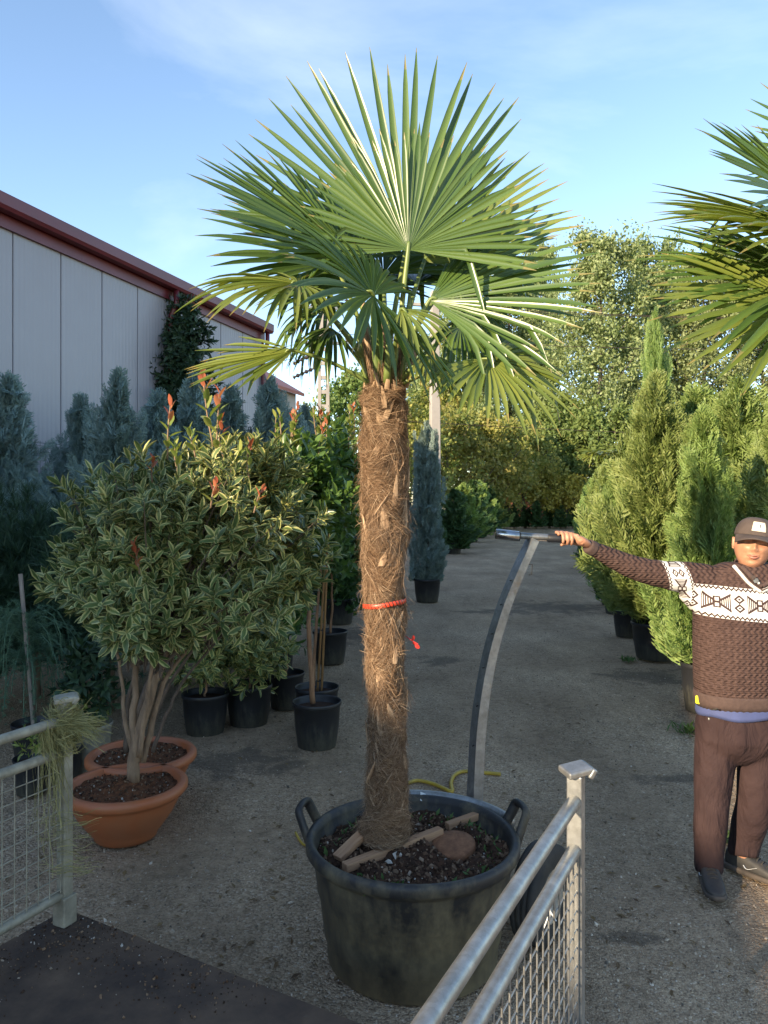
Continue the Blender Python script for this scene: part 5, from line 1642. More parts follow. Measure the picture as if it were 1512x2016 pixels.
gl = gate('mesh_gate', 'pale weathered mesh gate with knotted netting on its post', (-1.215, 2.90, DZ), (-.43, -.90), 1.5, M['pale_metal'], .878, (('top_rail', .775), ('middle_rail', .655), ('bottom_rail', .115)), (.13, .65), .0024, cap_rot=.45)
gr_ = gate('mesh_gate', 'shiny galvanised mesh gate with two sloping handrails in the foreground', (.530, 2.105, DZ), (-.455, -.89), 1.9, M['galv'], .885, (('top_rail', .782), ('middle_rail', .648), ('bottom_rail', .115)), (.13, .648), .0024, out=1, cap_rot=.35)
# wire twist on the right gate
tw = A([.530, 2.105, DZ]) + A([-.455, -.89, 0]) * .27 + A([0, 0, .60])
g = Geo()
for k in range(3): g.tube([A([0, 0, .03]) + .02 * rdirs(1)[0], A([0, 0, 0]), A([0, 0, -.03]) + .02 * rdirs(1)[0]], .0018, 4)
tag(g.build('wire_tie', M['label'], loc=tw), 'white plastic tie twisted on the galvanised gate mesh', 'tie')

# frayed netting knotted round the left gate post
nb = A([-1.215, 2.90, DZ + .70])
g = Geo(); n = 620


def ribbon(gg, pts, w):
    pts = A(pts); k = len(pts); t_ = np.gradient(pts, axis=0); v_ = nrm(np.cross(t_, rdirs(1)[0])) * w
    gg.add(np.stack([pts - v_, pts + v_], 1).reshape(-1, 3), A([[2 * q, 2 * q + 1, 2 * q + 3, 2 * q + 2] for q in range(k - 1)]))


for k in range(n):                                   # wrapped bundle
    a0 = rng.uniform(0, 6.28); r_ = .030 + abs(rng.normal(0, .018)); z0 = rng.normal(.06, .035); sw = rng.uniform(1, 3.2)
    t_ = np.linspace(0, 1, 8)
    ribbon(g, np.stack([r_ * (1 + .2 * np.sin(5 * t_ + k)) * np.cos(a0 + sw * t_), r_ * np.sin(a0 + sw * t_), z0 + .035 * np.sin(3 * t_ + k) - .02 * t_], -1), .0011)
for k in range(200):                                 # brush-like tail to the right
    a0 = rng.uniform(-.5, .35); el = rng.normal(.1, .22); l_ = rng.uniform(.06, .15)
    d_ = A([math.cos(a0) * math.cos(el), math.sin(a0) * math.cos(el), math.sin(el)])
    t_ = np.linspace(0, 1, 6)[:, None]
    ribbon(g, A([.02, -.01, .06]) + rng.normal(0, .014, 3) + d_ * l_ * t_ + A([0, 0, -.05]) * t_ ** 2 * rng.uniform(0, 1) + .006 * np.sin(8 * t_ + k) * rdirs(1), .0009)
dv = nrm(A([-.43, -.90, 0]))
for k in range(230):                                 # loop on the rail and the hanging strip
    p0 = dv * rng.uniform(.02, .11) + A([0, 0, .075]) + rng.normal(0, .012, 3)
    l_ = rng.uniform(.06, .50) if k > 120 else rng.uniform(.05, .14)
    t_ = np.linspace(0, 1, 9)[:, None]
    dst = A([.02 + .07 * l_, -.04, -1.0]) + .10 * rdirs(1)[0]
    ribbon(g, p0 + dst * l_ * t_ + A([.016, 0, 0]) * np.sin(7 * t_ + k) * t_ + A([.05, 0, 0]) * t_ ** 2 * rng.uniform(-.5, 1), .0009)
for k in range(150):                                 # open net at the bottom
    a0 = rng.uniform(-.10, .06); z0 = rng.uniform(-.50, -.26)
    x_ = np.linspace(a0, a0 + rng.uniform(.03, .10), 6)
    ribbon(g, np.stack([x_ + .01, -.05 + .01 * np.sin(30 * x_ + k), z0 + .35 * rng.uniform(-1, 1) * (x_ - a0) + .004 * np.sin(60 * x_)], -1), .0008)
tag(g.build('frayed_netting', M['net'], loc=nb), 'frayed yellow-green netting knotted round the pale gate post', 'netting')

# ---------------------------------------------------------------- the man
MD = 3.65
mr = A([(1452 - 756) / FPX * MD, MD, 0])
man = thing('person', 'man in a brown patterned sweater and cap holding the trolley handle', 'person', mr)
U = MD / FPX                                           # metres per photo pixel at his depth


def mp(px, py, dd=0.0):
    p = P(px, py, MD); p[1] += dd
    return p - mr


def remesh(o, voxel, smooth=4, fac=.5):
    r = o.modifiers.new('remesh', 'REMESH'); r.mode = 'VOXEL'; r.voxel_size = voxel; r.use_smooth_shade = True
    if smooth:
        s = o.modifiers.new('smooth', 'SMOOTH'); s.iterations = smooth; s.factor = fac
    return o


def ell(px, py, hw, hd, dd=0.0):
    p = mp(px, py, dd)
    return (p[0], p[1], p[2], hw, hd)


def bvh_of(o):
    bpy.context.view_layer.update()
    dg = bpy.context.evaluated_depsgraph_get(); ev = o.evaluated_get(dg); me = ev.to_mesh()
    b = BVHTree.FromPolygons([v.co.copy() for v in me.vertices], [tuple(p.vertices) for p in me.polygons])
    ev.to_mesh_clear()
    return b


# --- head, in head space: x right, y towards the viewer, z up, origin between the ears at eye height
HC = P(1483, 1074, MD - .045) - mr
HR = (Matrix.Rotation(math.radians(9), 4, 'Y') @ Matrix.Rotation(math.radians(-22), 4, 'Z') @ Matrix.Rotation(math.radians(-4), 4, 'X')).to_3x3()
HRm = A(HR)


def hd(p):
    """head space -> man space"""
    p = np.asarray(p, float)
    q = np.stack([p[..., 0], -p[..., 1], p[..., 2]], -1)
    return q @ HRm.T + HC


nu, nv = 120, 90
th = np.linspace(0, 2 * np.pi, nu, endpoint=False); ph = np.linspace(-np.pi / 2 + .02, np.pi / 2 - .02, nv)
PH_, TH_ = np.meshgrid(ph, th, indexing='ij')
cx_ = np.cos(PH_) * np.sin(TH_); cy_ = np.cos(PH_) * np.cos(TH_); cz_ = np.sin(PH_)


def se(v, e): return np.sign(v) * np.abs(v) ** e


x_ = .0825 * se(cx_, .92); y_ = .099 * se(cy_, .95); z_ = .121 * se(cz_, .95)
zz = z_ / .121
jaw = np.clip(-zz - .1, 0, 1)
x_ *= 1 - .30 * jaw ** 1.4
y_ = np.where(y_ > 0, y_ * (1 - .06 * jaw), y_ * (1 - .42 * jaw ** 1.2))
front = np.clip(cy_ * 1.6, 0, 1)


def bump(x0, z0, sx, sz, amt, sym=True):
    e = np.exp(-((x_ - x0) / sx) ** 2 - ((z_ - z0) / sz) ** 2)
    if sym and x0: e = e + np.exp(-((x_ + x0) / sx) ** 2 - ((z_ - z0) / sz) ** 2)
    return amt * e


dy = bump(0, .026, .05, .012, .006) + bump(.031, .004, .017, .011, -.012) + bump(.038, -.026, .020, .017, .0085)
dy += bump(0, -.004, .0085, .020, .012) + bump(0, -.024, .0115, .013, .020) + bump(.0125, -.030, .007, .007, .008)
dy += bump(0, -.043, .012, .008, .004) + bump(0, -.052, .026, .0055, .006) + bump(0, -.0585, .027, .0028, -.006) + bump(0, -.066, .021, .006, .0065)
dy += bump(0, -.078, .022, .007, -.004) + bump(0, -.096, .022, .014, .008) + bump(.030, -.052, .006, .014, -.004) + bump(.050, -.05, .016, .03, -.004)
y_ = y_ + dy * front
head_v = hd(np.stack([x_, y_, z_], -1))
i, j = np.meshgrid(np.arange(nv - 1), np.arange(nu), indexing='ij')
F_ = np.stack([i * nu + j, i * nu + (j + 1) % nu, (i + 1) * nu + (j + 1) % nu, (i + 1) * nu + j], -1).reshape(-1, 4)
g = Geo(); g.add(head_v, F_); g.F.append((A([list(range(nu))[::-1]]), 0)); g.F.append((A([list(range(nu))]) + (nv - 1) * nu, 0))
# ears
for sx_ in (-1, 1):
    c = A([sx_ * .080, -.004, -.006]); t_ = np.linspace(-.3, 4.0, 14)
    g.tube(hd(c + np.stack([sx_ * (.004 + .006 * np.sin(t_ * .7)), -.016 * np.cos(t_) * .9 - .004, .030 * np.sin(t_ - .45)], -1)), .0058, 8)
    g.tube(hd(A([[sx_ * .070, .004, -.028], [sx_ * .080, -.004, -.004], [sx_ * .076, -.006, .018]])), [.007, .010, .006], 8)
# neck, chest, arms, legs: one body
nk = hd(A([0, -.012, -.06]))
g.tube(spline([nk, mp(1482, 1120, .01), mp(1479, 1150, .02)], 8), [.056, .056, .058, .06, .062, .066, .07, .075], 20)
g.loft([ell(1478, 1125, .10, .07, .015), ell(1477, 1140, .16, .09, .01), ell(1474, 1170, .185, .105), ell(1466, 1250, .175, .11), ell(1460, 1330, .165, .11), ell(1455, 1400, .165, .11), ell(1453, 1450, .16, .105)], 24)
arm = [mp(1395, 1140), mp(1345, 1131), mp(1300, 1126), mp(1250, 1114), mp(1195, 1091), mp(1156, 1074, -.03)]
g.tube(spline(arm, 18), np.interp(np.linspace(0, 5, 18), range(6), [.058, .055, .048, .043, .034, .025]), 14)
larm = [mp(1560, 1140), mp(1590, 1180, .0), mp(1600, 1260, .02), mp(1598, 1330, -.02), mp(1590, 1390, -.08)]
g.tube(spline(larm, 16), np.interp(np.linspace(0, 4, 16), range(5), [.058, .052, .044, .038, .026]), 14)
g.tube([mp(1470, 1145), mp(1545, 1140)], [.07, .06], 14)
for cxs in (((1415, 1430, 0), (1405, 1550, -.01), (1395, 1640, -.02), (1391, 1715, -.03)), ((1490, 1430, 0), (1488, 1550, -.01), (1480, 1640, .04), (1474, 1695, .055))):
    g.tube(spline([mp(a, b, c) for a, b, c in cxs], 12), np.linspace(.078, .036, 12), 14)
# right hand over the grip
bar0, bar1 = P(1078, 1059, 3.60) - mr, P(1128, 1061, 3.60) - mr
bu = nrm(bar1 - bar0)
wrist = mp(1156, 1074, -.03); kn = mp(1128, 1058, -.055)
palm_pts = spline([wrist, mp(1146, 1068, -.045), mp(1136, 1063, -.055), kn], 8)
g.tube(palm_pts, [.024, .028, .032, .034, .035, .034, .031, .026], 16, flat=.62)
ring_r = .0205 + .0085


def finger(root, s, ang, r0):
    """s: position along the grip from its end, ang: sweep round the bar"""
    c = bar1 - bu * s
    pts = [root]
    for a_ in ang:
        pts.append(c + ring_r * (A([0, -math.sin(a_), math.cos(a_)])) + bu * .0)
    pts = spline(pts, 12)
    g.tube(pts, np.linspace(r0, r0 * .72, 12), 10)


finger(palm_pts[6] + A([.0, -.02, .015]), .072, (-.2, .5, 1.0), .0095)
finger(palm_pts[6] + A([.004, -.022, .006]), .052, (-.1, .8, 1.7, 2.3), .0098)
finger(palm_pts[5] + A([.004, -.024, -.004]), .030, (.2, 1.1, 2.0, 2.7), .0095)
finger(palm_pts[4] + A([.004, -.022, -.012]), .010, (.5, 1.4, 2.2, 2.9), .0085)
g.tube(spline([palm_pts[3] + A([0, .02, -.01]), bar1 + A([-.005, .024, -.018]), bar1 - bu * .03 + A([0, .022, -.024]), bar1 - bu * .055 + A([0, .008, -.030])], 12), np.linspace(.012, .0085, 12), 10)
# left hand hanging, relaxed
lw = mp(1590, 1390, -.08)
g.tube(spline([lw, lw + A([0, -.01, -.05]), lw + A([0, -.02, -.09])], 6), [.024, .030, .034, .036, .036, .030], 14, flat=.6)
for k in range(4):
    o_ = lw + A([-.004, -.045 + k * .019, -.09])
    g.tube(spline([o_, o_ + A([-.006, 0, -.035]), o_ + A([-.022, 0, -.062 + .004 * abs(k - 1)])], 8), np.linspace(.0095, .007, 8), 8)
g.tube(spline([lw + A([-.01, -.03, -.02]), lw + A([-.02, -.055, -.05]), lw + A([-.025, -.055, -.08])], 8), np.linspace(.012, .009, 8), 8)
body = g.build('body', M['skin'], man, True)
remesh(body, .0034, 3, .45)

# facial details
for sx_ in (-1, 1):
    g = Geo(); c = A([sx_ * .031, .079, .003])
    t_ = np.linspace(-1, 1, 9)
    g.tube(hd(c + np.stack([t_ * .013, -.005 * t_ ** 2 * 1.2, .0025 * (1 - t_ ** 2)], -1)), .0034 * np.sqrt(np.maximum(1.05 - t_ ** 2, .05)), 8); g.build('eye', M['eye'], body, True)
    g = Geo(); c = A([sx_ * .033, .0885, .020])
    g.tube(hd(c + np.stack([t_ * .019, -.012 * t_ ** 2 - sx_ * t_ * .004, .003 * (1 - t_ ** 2) - .002 * sx_ * t_], -1)), .0038 * np.sqrt(np.maximum(1.1 - t_ ** 2, .1)), 8); g.build('eyebrow', M['hair'], body, True)
t_ = np.linspace(-1, 1, 15)
for z0, r0, dz, nm in ((-.0545, .0038, .010, 'upper_lip'), (-.0650, .0044, .011, 'lower_lip')):
    g = Geo(); g.tube(hd(np.stack([t_ * .027, .0945 - .018 * t_ ** 2, z0 + dz * t_ ** 2], -1)), r0 * np.sqrt(np.maximum(1.02 - t_ ** 2, .03)), 8); g.build(nm, M['lips'], body, True)
# short hair at the sides below the cap
g = Geo(); n = 1500
a = rng.uniform(math.radians(70), math.radians(290), n); zq = rng.uniform(-.035, .045, n)
hx = .0805 * np.sin(a) * np.sqrt(1 - (zq / .118) ** 2); hy = .099 * np.cos(a) * np.sqrt(1 - (zq / .118) ** 2)
ok = ~((np.abs(hy) < .02) & (zq < .02)); hx, hy, zq = hx[ok], hy[ok], zq[ok]; n = len(hx)
g.inst(A([[-.07, 0, 0], [.07, 0, 0], [0, 1, 0]]), A([[0, 1, 2]]), frames(nrm(A([0, .5, -1]) + .6 * rdirs(n)), rdirs(n)), hd(np.stack([hx, hy, zq], -1)), rng.uniform(.008, .014, n))
tag(g.build('hair', M['hair'], man), kind='stuff')

# cap: crown, brim, patch
g = Geo(); nu2, nv2 = 48, 14
a = np.linspace(0, 2 * np.pi, nu2, endpoint=False); t_ = np.linspace(0, 1, nv2)
V_ = []
for q in t_:
    e = q * math.pi / 2
    r_ = math.cos(e) ** .72
    V_.append(np.stack([.0895 * r_ * np.sin(a), .108 * r_ * np.cos(a) - .004, (.040 - .008 * np.cos(a) * (1 - q)) + .094 * math.sin(e) ** .95 + 0 * a], -1))
i, j = np.meshgrid(np.arange(nv2 - 1), np.arange(nu2), indexing='ij')
g.add(hd(A(V_)), np.stack([i * nu2 + j, i * nu2 + (j + 1) % nu2, (i + 1) * nu2 + (j + 1) % nu2, (i + 1) * nu2 + j], -1).reshape(-1, 4))
cap = g.build('cap', M['cap'], man, True)
s = cap.modifiers.new('solid', 'SOLIDIFY'); s.thickness = .003; s.offset = -1
g = Geo(); na, nb_ = 25, 8
V_ = []
for q in range(nb_):
    f = q / (nb_ - 1)
    aa_ = np.linspace(-1.18, 1.18, na)
    ex = .072 * f * np.cos(aa_ * .95) ** .6
    x0 = .0895 * np.sin(aa_); y0 = .108 * np.cos(aa_) - .004
    x1 = x0 * (1 + .0 * f); y1 = y0 + ex
    z1 = .036 - .016 * f - 2.6 * (x1 ** 2) * f - .008 * f * f
    V_.append(np.stack([x1, y1, z1], -1))
i, j = np.meshgrid(np.arange(nb_ - 1), np.arange(na - 1), indexing='ij')
g.add(hd(A(V_)), np.stack([i * na + j, i * na + j + 1, (i + 1) * na + j + 1, (i + 1) * na + j], -1).reshape(-1, 4))
br = g.build('brim', M['cap'], cap, True)
s = br.modifiers.new('solid', 'SOLIDIFY'); s.thickness = .004


def on_cap(u, v):
    """u: angle across the front, v: 0..1 up the crown"""
    e = v * math.pi / 2; r_ = np.cos(e) ** .72
    return hd(np.stack([.0915 * r_ * np.sin(u), .1105 * r_ * np.cos(u) - .004, .040 - .008 * np.cos(u) * (1 - v) + .0945 * np.sin(e) ** .95], -1))


def cap_patch(u0, u1, v0, v1, lift, mat, nm, par):
    uu, vv = np.meshgrid(np.linspace(u0, u1, 8), np.linspace(v0, v1, 8), indexing='ij')
    P_ = on_cap(uu, vv); c = on_cap(A([(u0 + u1) / 2]), A([0.2]))[0]
    P_ = P_ + nrm(P_ - hd(A([0, 0, .03]))) * lift
    gg = Geo(); i, j = np.meshgrid(np.arange(7), np.arange(7), indexing='ij')
    gg.add(P_, np.stack([i * 8 + j, i * 8 + j + 1, (i + 1) * 8 + j + 1, (i + 1) * 8 + j], -1).reshape(-1, 4))
    return gg.build(nm, mat, par, True)


pt = cap_patch(-.26, .42, .16, .50, .0010, M['patch'], 'patch', cap)
cap_patch(-.20, .36, .20, .46, .0018, M['white_knit'], 'patch_field', pt)
cap_patch(-.10, .20, .25, .40, .0026, M['patch_logo'], 'patch_emblem', pt)
for (u0, u1, v0, v1) in ((.10, .14, .27, .39), (-.05, .07, .36, .38), (-.05, .07, .28, .30)):
    cap_patch(u0, u1, v0, v1, .0032, M['cap_dark'], 'patch_mark', pt)

# --- sweater with a white patterned band
N = Nodes('knit_sweater')
sx3 = N.n('SeparateXYZ', Vector=N.co()).outputs
X3, Z3 = sx3[0], sx3[2]
bx0 = float(mp(1345, 1100)[0]); bz = float(mp(1430, 1182)[2]); sl_x = float(mp(1328, 1135)[0])
# torso band coordinate (slightly falling to the viewer's right), sleeve band coordinate
vt = N.math('DIVIDE', N.math('SUBTRACT', N.math('ADD', Z3, N.math('MULTIPLY', N.math('SUBTRACT', X3, float(mp(1430, 0)[0])), 0.085)), bz), 0.074)
vs = N.math('DIVIDE', N.math('SUBTRACT', N.math('ADD', X3, N.math('MULTIPLY', N.math('SUBTRACT', Z3, float(mp(0, 1135)[2])), 0.30)), sl_x), 0.052)
on_s = N.math('LESS_THAN', X3, N.math('ADD', bx0 + 0.020, 0.0))
in_t = N.math('MULTIPLY', N.math('LESS_THAN', N.math('ABSOLUTE', vt), 1.0), N.math('SUBTRACT', 1.0, on_s))
in_s = N.math('MULTIPLY', N.math('LESS_THAN', N.math('ABSOLUTE', vs), 1.0), N.math('GREATER_THAN', Z3, bz - 0.08))
in_t = N.math('MAXIMUM', in_t, N.math('MULTIPLY', in_s, on_s))


def pattern(v, u):
    """nordic motif: v across the band (-1..1), u along it in repeats"""
    a = N.math('ABSOLUTE', N.math('SUBTRACT', N.math('MULTIPLY', N.math('FRACT', u), 2.0), 1.0))     # 1 at motif edge, 0 at centre
    b = N.math('DIVIDE', N.math('ABSOLUTE', v), 0.72)
    lt = lambda p, q: N.math('LESS_THAN', p, q)
    gt = lambda p, q: N.math('GREATER_THAN', p, q)
    mul = lambda p, q: N.math('MULTIPLY', p, q)
    # butterfly wings: inside |b| < a_shape, hatched
    wing = mul(lt(b, N.math('ADD', 0.12, N.math('MULTIPLY', a, 1.15))), mul(lt(a, 0.62), lt(b, 0.95)))
    hat = lt(N.math('FRACT', N.math('MULTIPLY', u, 22.0)), 0.6)
    edge = mul(wing, gt(b, N.math('ADD', -0.10, N.math('MULTIPLY', a, 1.15))))
    mot = N.math('MAXIMUM', mul(wing, hat), edge)
    core = mul(lt(a, 0.16), lt(b, 0.5))
    core_in = mul(lt(a, 0.08), lt(N.math('ABSOLUTE', N.math('SUBTRACT', b, 0.24)), 0.14))
    mot = mul(N.math('MAXIMUM', mot, core), N.math('SUBTRACT', 1.0, core_in))
    # diamonds between the motifs
    e = N.math('ADD', N.math('MULTIPLY', N.math('SUBTRACT', 1.0, a), 1.9), N.math('MULTIPLY', N.math('ABSOLUTE', N.math('SUBTRACT', b, 0.38)), 1.3))
    dia = mul(lt(e, 0.52), gt(e, 0.26))
    dot = lt(e, 0.13)
    # zigzag borders
    zz_ = N.math('ABSOLUTE', N.math('SUBTRACT', N.math('MULTIPLY', N.math('FRACT', N.math('MULTIPLY', u, 9.0)), 2.0), 1.0))
    bord = mul(lt(N.math('ABSOLUTE', N.math('SUBTRACT', N.math('ABSOLUTE', v), N.math('ADD', 0.80, N.math('MULTIPLY', zz_, 0.15)))), 0.065), 1.0)
    r = N.math('MAXIMUM', N.math('MAXIMUM', mot, dia), N.math('MAXIMUM', dot, bord))
    return r


pt_ = pattern(vt, N.math('ADD', N.math('MULTIPLY', X3, 1 / 0.180), 0.30))
ps_ = pattern(vs, N.math('ADD', N.math('MULTIPLY', Z3, 1 / 0.150), 0.2))
pat = N.math('ADD', N.math('MULTIPLY', pt_, N.math('SUBTRACT', 1.0, on_s)), N.math('MULTIPLY', ps_, on_s))
mixn = N.noise(70, 3)
brown = N.ramp(mixn, [(0.3, (0.046, 0.028, 0.025)), (0.7, (0.088, 0.055, 0.048))])
white = N.mix(pat, (0.60, 0.59, 0.575), (0.055, 0.036, 0.034))
col = N.mix(in_t, brown, white)
# cable knit relief: braided columns
w1 = N.math('SINE', N.math('ADD', N.math('MULTIPLY', X3, 2 * math.pi / 0.026), N.math('MULTIPLY', N.math('SINE', N.math('MULTIPLY', Z3, 2 * math.pi / 0.030)), 1.5)))
w2 = N.math('SINE', N.math('MULTIPLY', Z3, 2 * math.pi / 0.0105))
kn_ = N.math('ADD', N.math('MULTIPLY', w1, 0.5), N.math('MULTIPLY', w2, 0.22))
kn_ = N.math('ADD', N.math('MULTIPLY', kn_, N.math('SUBTRACT', 1.0, in_t)), N.math('MULTIPLY', N.noise(9, 3), 2.5))
M['sweater'] = N.bsdf(col, 0.9, bump=kn_, strength=0.75, dist=0.006, spec=0.15)

g = Geo()
g.loft([ell(1455, 1383, .192, .135), ell(1456, 1372, .203, .146), ell(1457, 1345, .213, .155), ell(1461, 1290, .226, .160), ell(1465, 1240, .236, .158), ell(1469, 1195, .246, .150), ell(1472, 1160, .250, .138), ell(1475, 1132, .232, .122), ell(1477, 1116, .180, .108), ell(1479, 1108, .130, .095)], 40, power=2.3)
sl = [mp(1425, 1160), mp(1385, 1145), mp(1345, 1137), mp(1311, 1132), mp(1275, 1125), mp(1242, 1115), mp(1210, 1101), mp(1181, 1087, -.01), mp(1160, 1077, -.025)]
g.tube(spline(sl, 34), np.interp(np.linspace(0, 8, 34), range(9), [.085, .086, .078, .067, .062, .057, .049, .040, .033]) * (1 + .02 * np.sin(np.linspace(0, 60, 34))), 22)
g.tube([mp(1420, 1215, -.0), mp(1352, 1160)], [.085, .055], 16)
ls_ = [mp(1535, 1150), mp(1570, 1150), mp(1592, 1190, .0), mp(1600, 1260, .02), mp(1598, 1330, -.02), mp(1592, 1378, -.07)]
g.tube(spline(ls_, 24), np.interp(np.linspace(0, 5, 24), range(6), [.09, .082, .072, .06, .05, .036]), 20)
sw = g.build('sweater', M['sweater'], man, True)
remesh(sw, .0075, 6, .5)
bv = bvh_of(sw)


def front_of(px, py, lift=.004, dflt=-.14):
    p = mp(px, py)
    h = bv.ray_cast(Vector((p[0], p[1] - 1.0, p[2])), Vector((0, 1, 0)))
    return A(h[0]) + A([0, -lift, 0]) if h[0] is not None else p + A([0, dflt, 0])


# ribbed hem and cuff
g = Geo()
hem = [ell(1455, 1389, .196, .139), ell(1455, 1378, .204, .147), ell(1456, 1364, .209, .152), ell(1456, 1360, .207, .150)]
g.loft(hem, 90, cap=False, power=2.3)
V_ = g.V[0].reshape(4, 90, 3); cc_ = V_.mean(1, keepdims=True); V_[:] = cc_ + (V_ - cc_) * (1 + .010 * (np.arange(90) % 2)[None, :, None])
o = g.build('hem_ribbing', M['brown_knit'], sw, True); s = o.modifiers.new('solid', 'SOLIDIFY'); s.thickness = .005
g = Geo(); g.tube(spline([mp(1168, 1081, -.018), mp(1160, 1077, -.025), mp(1153, 1073, -.032)], 6), [.036, .037, .036, .036, .035, .031], 20); g.build('cuff', M['brown_knit'], sw, True)


# V collar: brown rib inside, two white stripes with a brown line
def strip(pxs, width, thick, mat, nm, lift, n=30):
    pts = spline([[x, y, 0] for x, y in pxs], n)
    W_ = A([front_of(x, y, lift) for x, y, _ in pts])
    for _ in range(3): W_[1:-1] = (W_[:-2] + 2 * W_[1:-1] + W_[2:]) / 4
    gg = Geo(); gg.tube(W_, width, 8, flat=thick); return gg.build(nm, mat, sw, True)


cl_l = [(1431, 1112), (1436, 1122), (1450, 1142), (1471, 1158)]
cl_r = [(1471, 1158), (1490, 1150), (1508, 1140), (1526, 1124), (1532, 1112)]
off = lambda pts, dx, dy: [(x + dx, y + dy) for x, y in pts]
strip(cl_l, .0115, .8, M['white_knit'], 'collar_stripe', .001)
strip(cl_r, .0115, .8, M['white_knit'], 'collar_stripe', .001)
strip(off(cl_l, 1.5, -2), .0032, 1, M['brown_knit'], 'collar_line', .011)
strip(off(cl_r, -1.5, -2), .0032, 1, M['brown_knit'], 'collar_line', .011)
strip([(1443, 1113), (1449, 1122), (1460, 1136), (1473, 1148)], .014, .8, M['brown_knit'], 'collar_rib', .002)
strip([(1473, 1148), (1490, 1139), (1505, 1128), (1514, 1114)], .014, .8, M['brown_knit'], 'collar_rib', .002)
# neck rib standing up round the neck, blue shirt inside
nk0 = hd(A([0, -.012, -.075]))
g = Geo(); nn_ = 40; a = np.linspace(0, 2 * np.pi, nn_, endpoint=False)
V_ = []
for q, (py_, r_) in enumerate(((1150, .112), (1140, .098), (1130, .086), (1122, .080))):
    c = mp(1481, py_, .006)
    V_.append(c + np.stack([r_ * np.cos(a), r_ * .95 * np.sin(a), .062 * np.sin(a) + .0015 * (np.arange(nn_) % 2)], -1))
i, j = np.meshgrid(np.arange(3), np.arange(nn_), indexing='ij')
g.add(A(V_), np.stack([i * nn_ + j, i * nn_ + (j + 1) % nn_, (i + 1) * nn_ + (j + 1) % nn_, (i + 1) * nn_ + j], -1).reshape(-1, 4))
o = g.build('neck_ribbing', M['brown_knit'], sw, True); s = o.modifiers.new('solid', 'SOLIDIFY'); s.thickness = .006
# badge on the collar
p = front_of(1459, 1137, .020)
for k, (dx, dz, rr, mt) in enumerate(((-.012, .014, .011, 'cap'), (.0, .0, .013, 'galv'), (.012, -.011, .006, 'white_knit'))):
    g = Geo(); g.tube([p + A([dx, 0, dz]), p + A([dx, -.004, dz])], rr, 6); g.build('collar_badge', M[mt], sw)

# shirt: collar inside the V and the hem below the sweater
g = Geo(); V_ = []
for py_, r_ in ((1148, .086), (1139, .078), (1131, .073)):
    V_.append(mp(1481, py_, .0) + np.stack([r_ * np.cos(a), r_ * np.sin(a), .045 * np.sin(a)], -1))
i, j = np.meshgrid(np.arange(2), np.arange(nn_), indexing='ij')
g.add(A(V_), np.stack([i * nn_ + j, i * nn_ + (j + 1) % nn_, (i + 1) * nn_ + (j + 1) % nn_, (i + 1) * nn_ + j], -1).reshape(-1, 4))
shirt = g.build('shirt', M['shirt'], man, True); s = shirt.modifiers.new('solid', 'SOLIDIFY'); s.thickness = .004
g = Geo(); g.loft([ell(1456, 1370, .192, .136), ell(1455, 1385, .196, .141), ell(1455, 1397, .199, .146), ell(1455, 1404, .197, .144)], 48, cap=False, power=2.3)
V_ = g.V[0].reshape(4, 48, 3); V_[2:, :, 2] -= .006 * np.sin(np.arange(48) * .6)[None]
o = g.build('shirt_hem', M['shirt'], shirt, True); s = o.modifiers.new('solid', 'SOLIDIFY'); s.thickness = .004
g = Geo(); c0 = mp(1375, 1376, -.012)
g.box(c0, (.030, .03, .040), .7); bevel(g.build('hi_vis_edge', M['hivis'], shirt), .006)

# --- trousers
g = Geo()
g.loft([ell(1455, 1388, .178, .128), ell(1454, 1420, .196, .138), ell(1453, 1450, .198, .140), ell(1452, 1470, .180, .122), ell(1452, 1485, .13, .10), ell(1452, 1500, .06, .06)], 36, power=2.3)


def leg(pts, rr, dd=0.0):
    k = len(pts)
    p = spline([mp(x, y, d_) for x, y, d_ in pts], 40)
    r_ = np.interp(np.linspace(0, k - 1, 40), range(k), rr)
    r_ = r_ * (1 + .030 * np.sin(np.linspace(0, 22, 40) + k) * np.linspace(.2, 1, 40))
    g.tube(p, r_, 24)


leg([(1412, 1440, 0), (1408, 1490, 0), (1402, 1540, -.01), (1397, 1590, -.02), (1394, 1640, -.02), (1392, 1690, -.02), (1391, 1712, -.03)], [.096, .097, .086, .079, .074, .066, .062])
leg([(1494, 1440, 0), (1494, 1490, 0), (1489, 1540, -.01), (1484, 1590, .0), (1480, 1640, .04), (1476, 1680, .06), (1474, 1696, .05)], [.096, .099, .090, .083, .078, .072, .066])
tr = g.build('trousers', M['trousers'], man, True)
remesh(tr, .009, 5, .5)
bv = bvh_of(tr)
pk = [front_of(x, y, .002) for x, y in ((1387, 1380), (1386, 1392), (1384, 1405))]
g = Geo(); g.tube(A(pk), .003, 6); g.build('pocket_zip', M['rubber'], tr, True)
g = Geo(); g.tube([pk[-1], pk[-1] + A([0, -.004, -.012])], .005, 8); g.build('zip_pull', M['galv'], tr, True)


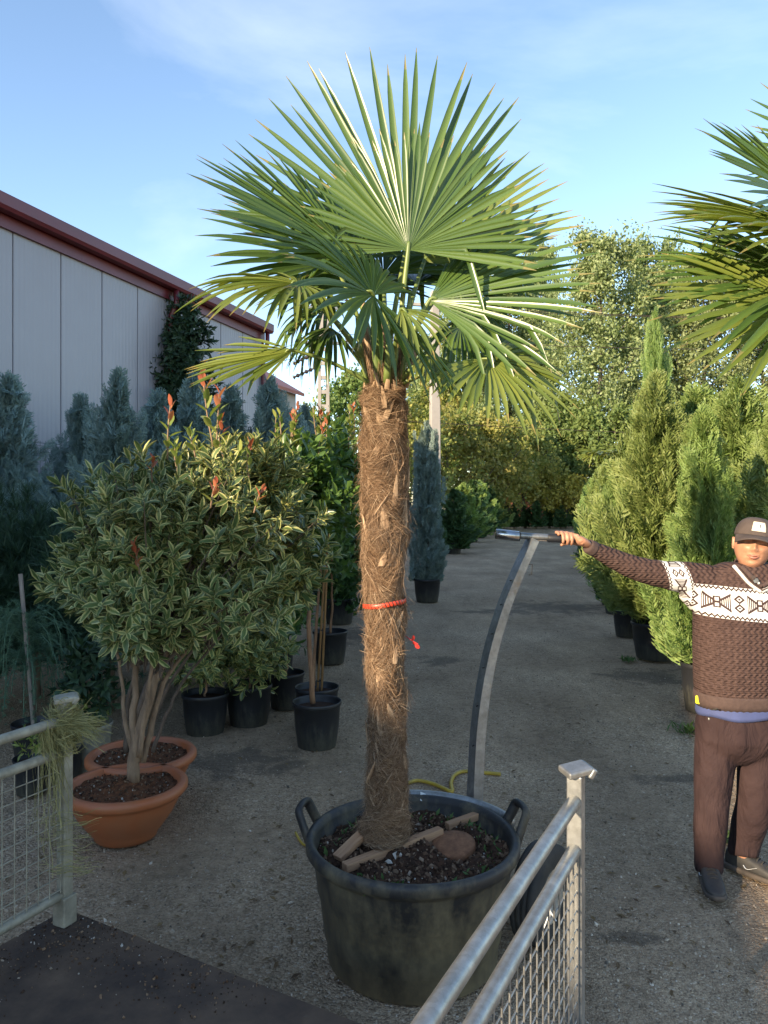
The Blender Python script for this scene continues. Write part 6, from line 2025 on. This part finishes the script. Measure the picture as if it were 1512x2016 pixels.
# --- shoes
def shoe(heel, yaw):
    """heel: ground point (man space); yaw: direction of the toe"""
    hx, hy = heel
    d = A([math.cos(yaw), math.sin(yaw), 0]); s_ = A([-d[1], d[0], 0]); n_ = 26
    a = np.linspace(0, 2 * np.pi, n_, endpoint=False)
    o0 = A([hx, hy, 0])

    def sect(u, w, zt, zb, sq=.75):
        ca, sa = np.cos(a), np.sin(a)
        return o0 + d * u + s_[None] * (w * np.sign(ca) * np.abs(ca) ** sq)[:, None] + A([0, 0, 1.])[None] * (zb + (zt - zb) * (.5 + .5 * np.sign(sa) * np.abs(sa) ** sq))[:, None]
    S_ = [sect(-.012, .020, .085, .022), sect(.0, .033, .105, .018), sect(.04, .038, .118, .016), (sect(.085, .040, .112, .016)), sect(.13, .043, .090, .016), sect(.18, .047, .072, .016), sect(.23, .046, .060, .018), sect(.265, .036, .050, .022), sect(.285, .018, .042, .026)]
    k = len(S_); i, j = np.meshgrid(np.arange(k - 1), np.arange(n_), indexing='ij')
    gg = Geo(); gg.add(A(S_), np.stack([i * n_ + j, (i + 1) * n_ + j, (i + 1) * n_ + (j + 1) % n_, i * n_ + (j + 1) % n_], -1).reshape(-1, 4))
    gg.F.append((A([list(range(n_))]), 0)); gg.F.append((A([list(range(n_))[::-1]]) + (k - 1) * n_, 0))
    sh = gg.build('shoe', M['shoe'], man, True); ss = sh.modifiers.new('sub', 'SUBSURF'); ss.levels = ss.render_levels = 1
    S_ = [sect(-.020, .016, .036, .006, .5), sect(-.008, .036, .036, .0, .5), sect(.05, .042, .034, .0, .5), sect(.12, .045, .030, .0, .5), sect(.19, .050, .030, .0, .5), sect(.25, .047, .032, .004, .5), sect(.285, .030, .036, .012, .5), sect(.298, .012, .038, .020, .5)]
    k = len(S_); i, j = np.meshgrid(np.arange(k - 1), np.arange(n_), indexing='ij')
    gg = Geo(); gg.add(A(S_), np.stack([i * n_ + j, (i + 1) * n_ + j, (i + 1) * n_ + (j + 1) % n_, i * n_ + (j + 1) % n_], -1).reshape(-1, 4))
    gg.F.append((A([list(range(n_))]), 0)); gg.F.append((A([list(range(n_))[::-1]]) + (k - 1) * n_, 0))
    gg.build('sole', M['sole'], sh, True)
    for q in range(5):
        u = .10 + q * .022; zt = .110 - q * .010
        gg = Geo(); gg.tube(o0 + d * u + s_ * np.linspace(-.022, .022, 5)[:, None] + A([0, 0, zt]) - A([0, 0, 1.]) * (np.linspace(-1, 1, 5) ** 2 * .010)[:, None] + A([0, 0, .004]), .0035, 6); gg.build('lace', M['rubber'], sh, True)
    for sd_ in (-1, 1):
        c_ = o0 + d * .12 + s_ * .0445 * sd_ + A([0, 0, .05])
        gg = Geo(); gg.tube(spline([c_ - d * .03 + A([0, 0, .006]), c_ - d * .012 - A([0, 0, .008]), c_ + d * .035 + A([0, 0, .014])], 8), np.linspace(.004, .001, 8), 5, flat=.6); gg.build('side_mark', M['swoosh'], sh, True)


l1 = mp(1392, 1690); l2 = mp(1474, 1690)
shoe((l1[0] + .01, .045), math.radians(-102))
shoe((l2[0] - .045, .115), math.radians(-48))
